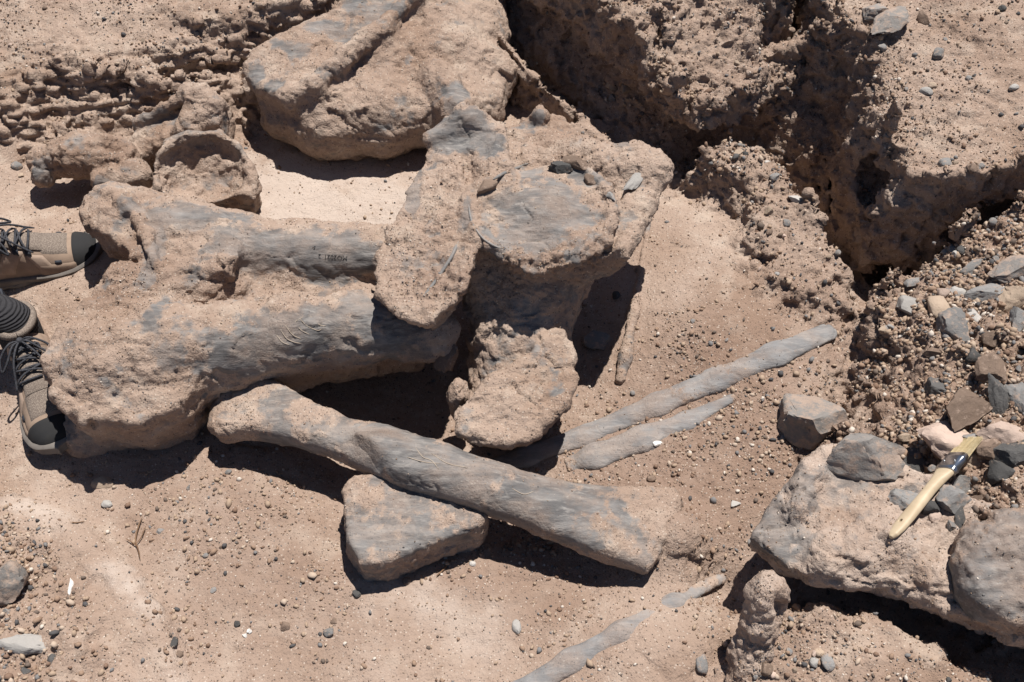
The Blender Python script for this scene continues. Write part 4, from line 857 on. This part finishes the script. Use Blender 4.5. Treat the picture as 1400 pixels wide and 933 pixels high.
for zi, (zw, cnt, lb, grp, r0, r1) in enumerate(ZONES):
    for q, i in enumerate(pick(cnt, WM*(zw+1e-4)*(zw > .3))):
        c = 'gggtttbbpdl'[RG.integers(0, 11)] if zi not in (2, 6) else 'ttbtpt'[RG.integers(0, 6)]
        word = SW[c]; me = PROTO[c][RG.integers(0, 4)]; s = RG.uniform(r0, r1)
        o = link('clod' if zi in (2,6) else 'pebble', None) if False else bpy.data.objects.new('clod' if zi in (2,6) else 'pebble', me); COL.objects.link(o) if o.name not in COL.objects else None
        o.location = GV[i]+np.array([0,0,s*.3]); o.scale = (s*RG.uniform(.9,1.4), s*RG.uniform(.8,1.1), s*RG.uniform(.6,.9)); o.rotation_euler = (RG.uniform(-.3,.3), RG.uniform(-.3,.3), RG.uniform(0,6.28))
        sz = (s-r0)/(r1-r0); size = 'tiny' if sz < .33 else ('small' if sz < .7 else 'larger'); asp = o.scale[0]/o.scale[1]; form = 'long ' if asp > 1.35 else ('flat ' if o.scale[2] < s*.68 else '')
        dist = np.linalg.norm(ANP-np.array(o.location), axis=1); j = int(dist.argmin()); kind_w = lb.split(' of ')[0] if zi == 2 else lb.split(' ')[1]
        noun = 'clod' if zi in (2, 6) else ('stone' if 'stone' in lb else 'pebble'); place = {0:'among rubble of the rocky slope',1:'on the pebbly bank',2:'on the crumbling back bank',3:'in the reddish crumbly sand',4:'in the gravelly corner',5:'on the lower mound',6:'on the rippled sandy bank',7:'on the narrow earth ridge'}[zi]
        tag(o, f"{size} {form}{word} {noun} {place}"+(f" near {ANCH[j][1]}" if dist[j] < .16 else ''), 'clod' if zi in (2,6) else 'pebble', word+' '+grp)
# ---------------------------------------------------------------- paint brush on the ledge
M_WOOD = mat_plain('pale_wood', (0.52,0.42,0.29), 0.55, (90,.2,.001), (0.44,0.345,0.23), 25, .4); M_STEEL = mat_plain('ferrule_steel', (0.55,0.56,0.57), 0.28, None, (0.42,0.43,0.44), 40, .5, 1.0)
M_BRISTLE = mat_plain('bristle', (0.55,0.46,0.29), 0.7, None, (0.46,0.36,0.21), 200)
ba, _ = hit(1216, 738); bb_, _ = hit(1316, 632)
ba = ba+np.array([0,0,.008]); tip = P(1331, 598, bb_[2]+.022)
axis_x = nrm(tip-ba); LBR = np.linalg.norm(tip-ba)
yy = nrm(np.cross([0,0,1], axis_x)); zz = np.cross(axis_x, yy)
roll = radians(-48); y2 = yy*cos(roll)+zz*sin(roll); z2 = np.cross(axis_x, y2)
bq = Matrix((axis_x, y2, z2)).transposed().to_quaternion()
brush = empty('paint_brush', ba); brush.rotation_mode = 'QUATERNION'; brush.rotation_quaternion = bq
tag(brush, 'flat paint brush with a pale wooden handle and steel ferrule lying on the ledge', 'brush')
k = LBR/0.235
HP = np.array([1,.84,1])*np.array([(0,.0035,.003),(.006,.0085,.0045),(.02,.0118,.0058),(.045,.0125,.0066),(.075,.0108,.0072),(.105,.0095,.0074),(.128,.0118,.0074),(.145,.0165,.0068),(.156,.0185,.0062)])*k
def f_handle(p):
    w = np.interp(p[:,0], HP[:,0], HP[:,1]); t = np.interp(p[:,0], HP[:,0], HP[:,2])
    e = (np.abs(p[:,1]/w)**2.6+np.abs(p[:,2]/t)**2.6)**(1/2.6); d = (e-1)*np.minimum(w, t)*.9
    d = np.maximum(d, np.maximum(-p[:,0]-.0005, p[:,0]-.157*k))
    return np.maximum(d, -(np.hypot(p[:,0]-.03*k, p[:,1])-.0030*k))
hv, hf = surface_nets(lambda p, c: f_handle(p), (-.004,-.025*k,-.012*k), (.162*k,.025*k,.012*k), .0011)
link('handle', mesh_np('handle', hv, hf), M_WOOD, brush)
def loft(sections, closed=True):
    n = len(sections[0]); v = np.vstack(sections); f = [(i*n+j, i*n+(j+1) % n, (i+1)*n+(j+1) % n, (i+1)*n+j) for i in range(len(sections)-1) for j in range(n)]
    f += [tuple(range(n))[::-1], tuple((len(sections)-1)*n+j for j in range(n))]
    return v, f
def ring(x, w, t, n=28, e=4.0):
    a = np.arange(n)*2*pi/n; c, s = np.cos(a), np.sin(a)
    return np.column_stack([np.full(n, x), w*np.sign(c)*np.abs(c)**(2/e), t*np.sign(s)*np.abs(s)**(2/e)])
def pyd(name, v, f, mat, parent, sm=True):
    me = bpy.data.meshes.new(name); me.from_pydata([tuple(map(float, x)) for x in v], [], [tuple(int(i) for i in q) for q in f]); me.update()
    if sm: me.polygons.foreach_set('use_smooth', np.ones(len(me.polygons), bool)); me.set_sharp_from_angle(angle=radians(50))
    return link(name, me, mat, parent)
secs = [ring(x*k, w*.84*k, t*k) for x, w, t in ((.150,.0190,.0072),(.1535,.0192,.0074),(.1545,.0197,.0079),(.158,.0197,.0079),(.159,.0191,.0074),(.178,.0190,.0068),(.1795,.0194,.0071),(.182,.0194,.0071),(.183,.0188,.0064),(.190,.0186,.0058),(.1905,.0180,.0052))]
ferrule = pyd('ferrule', *loft(secs), M_STEEL, brush)
for s in (-1, 1):
    for xx in (.1565,):
        bm = bmesh.new(); bmesh.ops.create_uvsphere(bm, u_segments=8, v_segments=6, radius=.0014*k); bmesh.ops.translate(bm, verts=bm.verts, vec=(.168*k, s*.009*k, .0068*k)); bm_obj('nail', bm, M_STEEL, ferrule)
bv, bf = [], []
for i in range(420):
    a, b = RG.uniform(-1,1,2); x0 = np.array([.186*k, a*.0145*k, b*.0046*k]); L = (.049+RG.uniform(-.003,.002)-.004*abs(b))*k
    x1 = x0+np.array([L, a*.0010*k+RG.normal()*.0007, -b*.0016*k+RG.normal()*.0005]); r = .00042*k; m = len(bv)
    for xq, rr in ((x0, r),(x1, r*.55)):
        for j in range(3): bv.append(xq+rr*np.array([0, cos(j*2.094), sin(j*2.094)]))
    bf += [(m+j, m+(j+1)%3, m+3+(j+1)%3, m+3+j) for j in range(3)]
br = pyd('bristles', bv, bf, M_BRISTLE, brush); br['kind'] = 'stuff'
# ---------------------------------------------------------------- the person whose shoes reach into the dig
def mat_sock():
    t = NT('charcoal_sock'); w = t.n('ShaderNodeTexWave', bands_direction='Z'); t.set(w.inputs['Vector'], t.obj()); w.inputs['Scale'].default_value = 55; w.inputs['Distortion'].default_value = 1.5
    c = t.mix(t.noise(300, 3, .7, t.obj()), (0.022,0.022,0.026), (0.05,0.048,0.05)); return t.done(c, .95, t.bump(t.noise(400, 2, .6, t.obj()), .6, .001, t.bump(w.outputs['Fac'], .8, .003)))
def mat_mesh():
    t = NT('mesh_fabric'); co = t.obj(); v = t.vor(520, 'F1', co, rand=0.7); c = t.mix(t.ramp(v, .2, .5), (0.30,0.25,0.205), (0.15,0.12,0.10))
    return t.done(c, .9, t.bump(v, .5, .001))
M_SUEDE = mat_plain('tan_suede', (0.30,0.22,0.165), .88, (300,.3,.0008), (0.22,0.16,0.12), 30); M_SUEDE2 = mat_plain('pale_suede', (0.36,0.27,0.21), .88, (300,.3,.0008), (0.28,0.205,0.155), 30)
M_MESH = mat_mesh(); M_RUB = mat_plain('black_rubber', (0.022,0.022,0.023), .85, (200,.3,.0006), (0.03,0.028,0.026), 20); M_SOLE = mat_plain('grey_sole', (0.18,0.161,0.143), .8, (120,.3,.001), (0.12,0.105,0.0938), 25)
M_LACE = mat_plain('dark_lace', (0.0263,0.0277,0.0338), .8, (700,.6,.0006), (0.06,0.06,0.0675), 300); M_SOCK = mat_sock()
M_SKIN = mat_plain('skin', (0.315,0.18,0.124), .55, None, (0.36,0.195,0.13), 20); M_SHORTS = mat_plain('khaki_cotton', (0.165,0.143,0.105), .9, (200,.3,.001)); M_SHIRT = mat_plain('faded_shirt', (0.165,0.195,0.225), .9, (200,.3,.001)); M_HAIR = mat_plain('dark_hair', (0.0225,0.0165,0.0135), .7, (150,.6,.002)); M_DARK = mat_plain('webbing', (0.0375,0.0413,0.0525), .7)
UX = np.array([0,.008,.03,.06,.10,.14,.18,.22,.25,.275,.290,.298,.301])
UW = np.array([.012,.024,.034,.037,.036,.038,.043,.0475,.046,.038,.027,.014,.004]); UT = np.array([.070,.095,.108,.112,.112,.098,.084,.069,.060,.052,.044,.034,.026])
UB = np.array([.022,.02,.018,.017,.016,.015,.014,.014,.014,.016,.019,.022,.024])
def S(x, a, off=0.0, side=1):
    w = np.interp(x, UX, UW)+off; t = np.interp(x, UX, UT)+off; b = np.interp(x, UX, UB)
    yc = side*.006*np.sin(np.clip(x/.3,0,1)*pi*1.0)*(-1)
    c, s = np.cos(a), np.sin(a); hi = np.clip((0.16-x)/.06, 0, 1)
    yy = w*np.sign(c)*np.abs(c)**(.72)*(1-(.10+.22*hi)*np.abs(s)**2); z = b+(t-b)*np.abs(s)**(.80)
    return np.stack([x+0*a, yc+yy, z], -1)
def patch(name, xa, xb, a0, a1, off, mat, parent, side, nx=14, na=12, shear=0.0, thick=.0022):
    U_, W_ = np.meshgrid(np.linspace(0,1,nx), np.linspace(0,1,na), indexing='ij')
    a = a0+(a1-a0)*W_; x = xa+(xb-xa)*U_+shear*(W_-.5)
    e = np.minimum(np.minimum(U_,1-U_), np.minimum(W_,1-W_)) <= 0
    v = S(np.clip(x,0,.301), a, off-thick*e, side).reshape(-1,3); f = [(i*na+j,(i+1)*na+j,(i+1)*na+j+1,i*na+j+1) for i in range(nx-1) for j in range(na-1)]
    return pyd(name, v, f, mat, parent)
def strand(name, pts, r, mat, parent, ends=.6):
    o = tube(name, pts, r, mat, None, None, None, ends); o.parent = parent; return o
def make_shoe(name, loc, heading, side, label):
    root = empty(name, loc, (0,0,heading)); root.scale = (1.09,1.09,1.09); tag(root, label, 'shoe', None)
    A = np.linspace(0, pi, 26)
    xs = np.concatenate([np.linspace(0,.03,7), np.linspace(.04,.27,26), np.linspace(.275,.301,9)])
    v = np.array([S(x, A, 0, side) for x in xs]).reshape(-1,3); n = len(A)
    f = [(i*n+j,i*n+j+1,(i+1)*n+j+1,(i+1)*n+j) for i in range(len(xs)-1) for j in range(n-1)]
    up = pyd('upper', v, f, M_SUEDE, root)
    # sole: wavy side wall and lugs
    no = 64; tt = np.linspace(0, 2*pi, no, endpoint=False); px_ = .15+.155*np.cos(tt)
    wv = np.interp(px_, UX-.0, UW); ys = np.sign(np.sin(tt))*np.maximum(wv, .006)*np.minimum(1, np.abs(np.sin(tt))*2.2)
    yc = -side*.006*np.sin(np.clip(px_/.3,0,1)*pi); spring = .012*np.clip((px_-.2)/.1,0,1)**2+.004*np.clip((.03-px_)/.03,0,1)
    secs = []
    for zz_, o_, wob in ((.0,.000,1),(.004,.004,1),(.010,.0055,1),(.013,.0035,0),(.019,.006,0),(.0245,.0065,0),(.0275,.0035,0),(.0275,-.006,0)):
        kk = 1+o_/.04; q = np.column_stack([.15+(px_-.15)*(1+o_/.15), yc+ys*kk*(1+wob*.03*np.sign(np.sin(tt*26))), zz_+spring+(.0025*np.sin(px_*90)*(0.012<zz_<.022))]); secs.append(q)
    pyd('sole', *loft(secs), M_SOLE, root)
    patch('toe_cap', .255, .301, .02, pi-.02, .0032, M_RUB, up, side, 12, 26)
    patch('mesh_panel', .200, .248, .30*pi, .70*pi, .0016, M_MESH, up, side)
    patch('tongue', .085, .205, .36*pi, .64*pi, .0050, M_MESH, root, side, 18, 10)
    patch('heel_counter', .0, .055, .04, pi-.04, .0022, M_SUEDE2, up, side, 10, 26)
    for sg in (0, 1):
        m = (lambda a0, a1: (a0, a1)) if sg == 0 else (lambda a0, a1: (pi-a1, pi-a0))
        patch('side_overlay', .075, .105, *m(.06*pi, .34*pi), .0026, M_SUEDE2, up, side, 8, 10, .035 if sg == 0 else -.035)
        patch('side_overlay', .130, .160, *m(.06*pi, .33*pi), .0026, M_SUEDE2, up, side, 8, 10, .030 if sg == 0 else -.030)
        patch('side_overlay', .185, .215, *m(.05*pi, .29*pi), .0024, M_SUEDE2, up, side, 8, 10, -.022 if sg == 0 else .022)
        patch('mesh_panel', .108, .130, *m(.10*pi, .28*pi), .0012, M_MESH, up, side, 8, 8, .02 if sg == 0 else -.02)
        patch('mesh_panel', .032, .075, *m(.30*pi, .46*pi), .0028, M_MESH, up, side, 10, 8)
        patch('mudguard', .19, .262, *m(.0, .17*pi), .0030, M_SUEDE, up, side, 12, 8)
        patch('side_logo', .222, .234, *m(.17*pi, .22*pi), .0036, M_DARK, up, side, 5, 4)
        for xl in (.118,.139,.160,.181):
            patch('lace_loop', xl-.0055, xl+.0055, *m(.27*pi, .36*pi), .0062, M_DARK, up, side, 6, 6, 0, .004)
    xl = [.112,.122,.140,.161,.182]
    for i, x in enumerate(xl):
        a = np.linspace(.33*pi, .67*pi, 7); strand('lace', S(np.full(7, x)+.004*np.sin(np.linspace(0,pi,7)), a, .0085, side), .0023, M_LACE, root)
    for i in range(3):
        for s_ in (0, 1):
            aa = (.34*pi, .66*pi) if s_ == 0 else (.66*pi, .34*pi); a = np.linspace(*aa, 7); strand('lace', S(np.linspace(xl[i+1], xl[i+2], 7), a, .0105+.001*s_, side), .0022, M_LACE, root)
    kx = S(.118, np.array(.5*pi), .014, side)
    bm = bmesh.new(); bmesh.ops.create_icosphere(bm, subdivisions=2, radius=.0065); bmesh.ops.translate(bm, verts=bm.verts, vec=tuple(kx)); bm_obj('lace_knot', bm, M_LACE, root)
    for s_ in (-1, 1):
        q = [kx, kx+np.array([.008,s_*.018,.008]), kx+np.array([.022,s_*.040,-.006]), kx+np.array([.036,s_*.046,-.024]), kx+np.array([.030,s_*.032,-.012]), kx+np.array([.012,s_*.014,.004]), kx]
        strand('lace_bow', q, .0021, M_LACE, root)
        q = [kx, kx+np.array([.018,s_*.010,.002]), kx+np.array([.040,s_*.022,-.010]), kx+np.array([.062,s_*.030,-.030]), kx+np.array([.075,s_*.034,-.040])]
        strand('lace_end', q, .0020, M_LACE, root)
    a = np.linspace(0, 2*pi, 25); col = np.column_stack([.056+.046*np.cos(a), -side*.004+.033*np.sin(a), .112+.010*np.cos(a+pi)*-1*.6])
    cl = strand('collar', col, .0075, M_MESH, root, 1.0)
    q = np.array([[-.002,0,.10],[-.014,0,.112],[-.012,0,.128],[.004,0,.122]]); strand('pull_tab', q, .003, M_DARK, cl)
    return root
# far shoe points right, near shoe points at the camera
t1 = P(146,352,.045); h1 = P(0,379,.045)-t1; hd1 = math.atan2(-h1[1], -h1[0])
z1 = min(gz(t1[0]-.1, t1[1]), .06)
L1 = np.array([t1[0]-.33*cos(hd1), t1[1]-.33*sin(hd1), gz(t1[0]-.15*cos(hd1), t1[1]-.15*sin(hd1))-.004])
t2 = P(86,622,.018); d2 = nrm((.47,-.88,0)); hd2 = math.atan2(d2[1], d2[0])
L2 = np.array([t2[0]-.33*d2[0], t2[1]-.33*d2[1], gz(t2[0]-.15*d2[0], t2[1]-.15*d2[1])-.004])
shoe_far = make_shoe('hiking_shoe', L1, hd1, 1, 'tan hiking shoe beside the cup faced vertebra, toe under the big bone')
shoe_near = make_shoe('hiking_shoe', L2, hd2, -1, 'tan hiking shoe with loose lace bow pressed against the broad bone end')
def foot(L, hd, x, z): return np.array([L[0]+x*cos(hd), L[1]+x*sin(hd), L[2]+z])
anF, anN = foot(L1, hd1, .062, .10), foot(L2, hd2, .060, .10)
hip = (anF+anN)/2+np.array([-.36,.02,0]); hip[2] = .86
LEGS = []
for an, s in ((anF, 1), (anN, -1)):
    hp = hip+np.array([0,s*.095,0]); kn = an*.48+hp*.52+np.array([-.10,0,0]); kn[2] = .46
    if s < 0: an_dir = d2
    LEGS.append((an, kn, hp, s))
def leg_chain(an, kn, hp, grow=0.0):
    c1 = an*.62+kn*.38+np.array([-.022,0,0])
    return [(an-np.array([0,0,.05]), .034+grow),(an+np.array([0,0,.03]), .036+grow),(c1, .056+grow),(kn*.85+an*.15, .050+grow),(kn, .056+grow),(kn*.6+hp*.4, .070+grow),(hp, .088+grow)]
sh = hip+np.array([.03,0,.50]); hd_ = sh+np.array([.07,0,.24])
def f_body(p):
    d = None
    for an, kn, hp, s in LEGS:
        q = sd_chain(p, leg_chain(an, kn, hp), .03); d = q if d is None else smin(d, q, .04)
    d = smin(d, sd_ell(p, hip+np.array([0,0,.04]), (.115,.165,.14)), .06); d = smin(d, sd_ell(p, hip+np.array([.01,0,.26]), (.105,.145,.2)), .07); d = smin(d, sd_ell(p, sh-np.array([0,0,.06]), (.115,.175,.15)), .07)
    d = smin(d, sd_chain(p, [(sh+np.array([.01,0,.06]),.055),(hd_-np.array([.01,0,.08]),.052)], .02), .04)
    d = smin(d, sd_ell(p, hd_, (.098,.075,.115)), .03); d = smin(d, sd_ell(p, hd_+np.array([.045,0,-.055]), (.045,.045,.05)), .03); d = smin(d, sd_ell(p, hd_+np.array([.098,0,-.015]), (.018,.012,.022)), .012)
    for s in (-1, 1):
        d = smin(d, sd_ell(p, hd_+np.array([-.005,s*.076,-.01]), (.02,.008,.03)), .008)
        a0 = sh+np.array([0,s*.18,.0]); a1 = sh+np.array([-.03,s*.23,-.29]); a2 = sh+np.array([.06,s*.21,-.53]); a3 = a2+np.array([.03,-s*.005,-.09])
        d = smin(d, sd_chain(p, [(a0,.052),(a1,.042),(a2,.028),(a3,.032)], .02), .03)
        for j in range(4):
            b = a3+np.array([-.022+.017*j,0,-.025]); d = smin(d, sd_chain(p, [(b,.010),(b+np.array([.004,-s*.004,-.035]),.009),(b+np.array([.008,-s*.018,-.06+.006*abs(j-1.5)]),.008)], .004), .006)
        b = a3+np.array([.026,0,.0]); d = smin(d, sd_chain(p, [(b,.011),(b+np.array([.022,-s*.012,-.028]),.009)], .004), .008)
        d = smax(d, -sd_ell(p, hd_+np.array([.092,s*.032,.008]), (.014,.018,.010)), .008)
    d = smax(d, -sd_ell(p, hd_+np.array([.098,0,-.066]), (.016,.026,.004)), .004)
    return d
bl, bh = hip+np.array([-.35,-.5,-.9]), hip+np.array([.40,.5,1.0]); bl[2] = -.02
person = empty('person', (hip[0], hip[1], 0.0)); tag(person, 'standing person in hiking shoes, dark socks and shorts beside the dig', 'person')
def clothes(name, fn, mat, h=.009):
    v, f = surface_nets(lambda p, c: fn(p), bl, bh, h); off = np.array([hip[0], hip[1], 0.0]); return link(name, mesh_np(name, v-off, f), mat, person)
body = clothes('body', f_body, M_SKIN, .008)
def f_shorts(p):
    d = None
    for an, kn, hp, s in LEGS:
        q = sd_chain(p, [(kn+np.array([0,0,.03]), .092),(hp, .108)], .02); d = q if d is None else smin(d, q, .04)
    d = smin(d, sd_ell(p, hip+np.array([0,0,.05]), (.13,.18,.15)), .05); return smax(smax(d, p[:,2]-1.0, .005), .52-p[:,2], .005)
clothes('shorts', f_shorts, M_SHORTS)
def f_shirt(p):
    d = smin(sd_ell(p, hip+np.array([.01,0,.22]), (.13,.175,.24)), sd_ell(p, sh-np.array([0,0,.05]), (.13,.195,.15)), .07)
    for s in (-1, 1): d = smin(d, sd_chain(p, [(sh+np.array([0,s*.17,0]),.066),(sh+np.array([-.02,s*.215,-.18]),.062)], .02), .03)
    return smax(smax(d, .93-p[:,2], .005), p[:,2]-(sh[2]+.085), .01)
clothes('shirt', f_shirt, M_SHIRT)
clothes('hair', lambda p: smax(sd_ell(p, hd_+np.array([-.010,0,.018]), (.106,.084,.112)), (p-hd_) @ nrm((.8,0,-.62))-.022, .02), M_HAIR)
for an, kn, hp, s in LEGS:
    c1 = an*.62+kn*.38+np.array([-.022,0,0]); c = an+(c1-an)*.62
    pts = [an-np.array([0,0,.035]), an+np.array([0,0,.02]), an+(c-an)*.6, c]; so = tube('sock', np.array(pts)-np.array([hip[0],hip[1],0]), [.042,.042,.046,.054], M_SOCK, None, None, None, 1.0, 24); so.parent = person
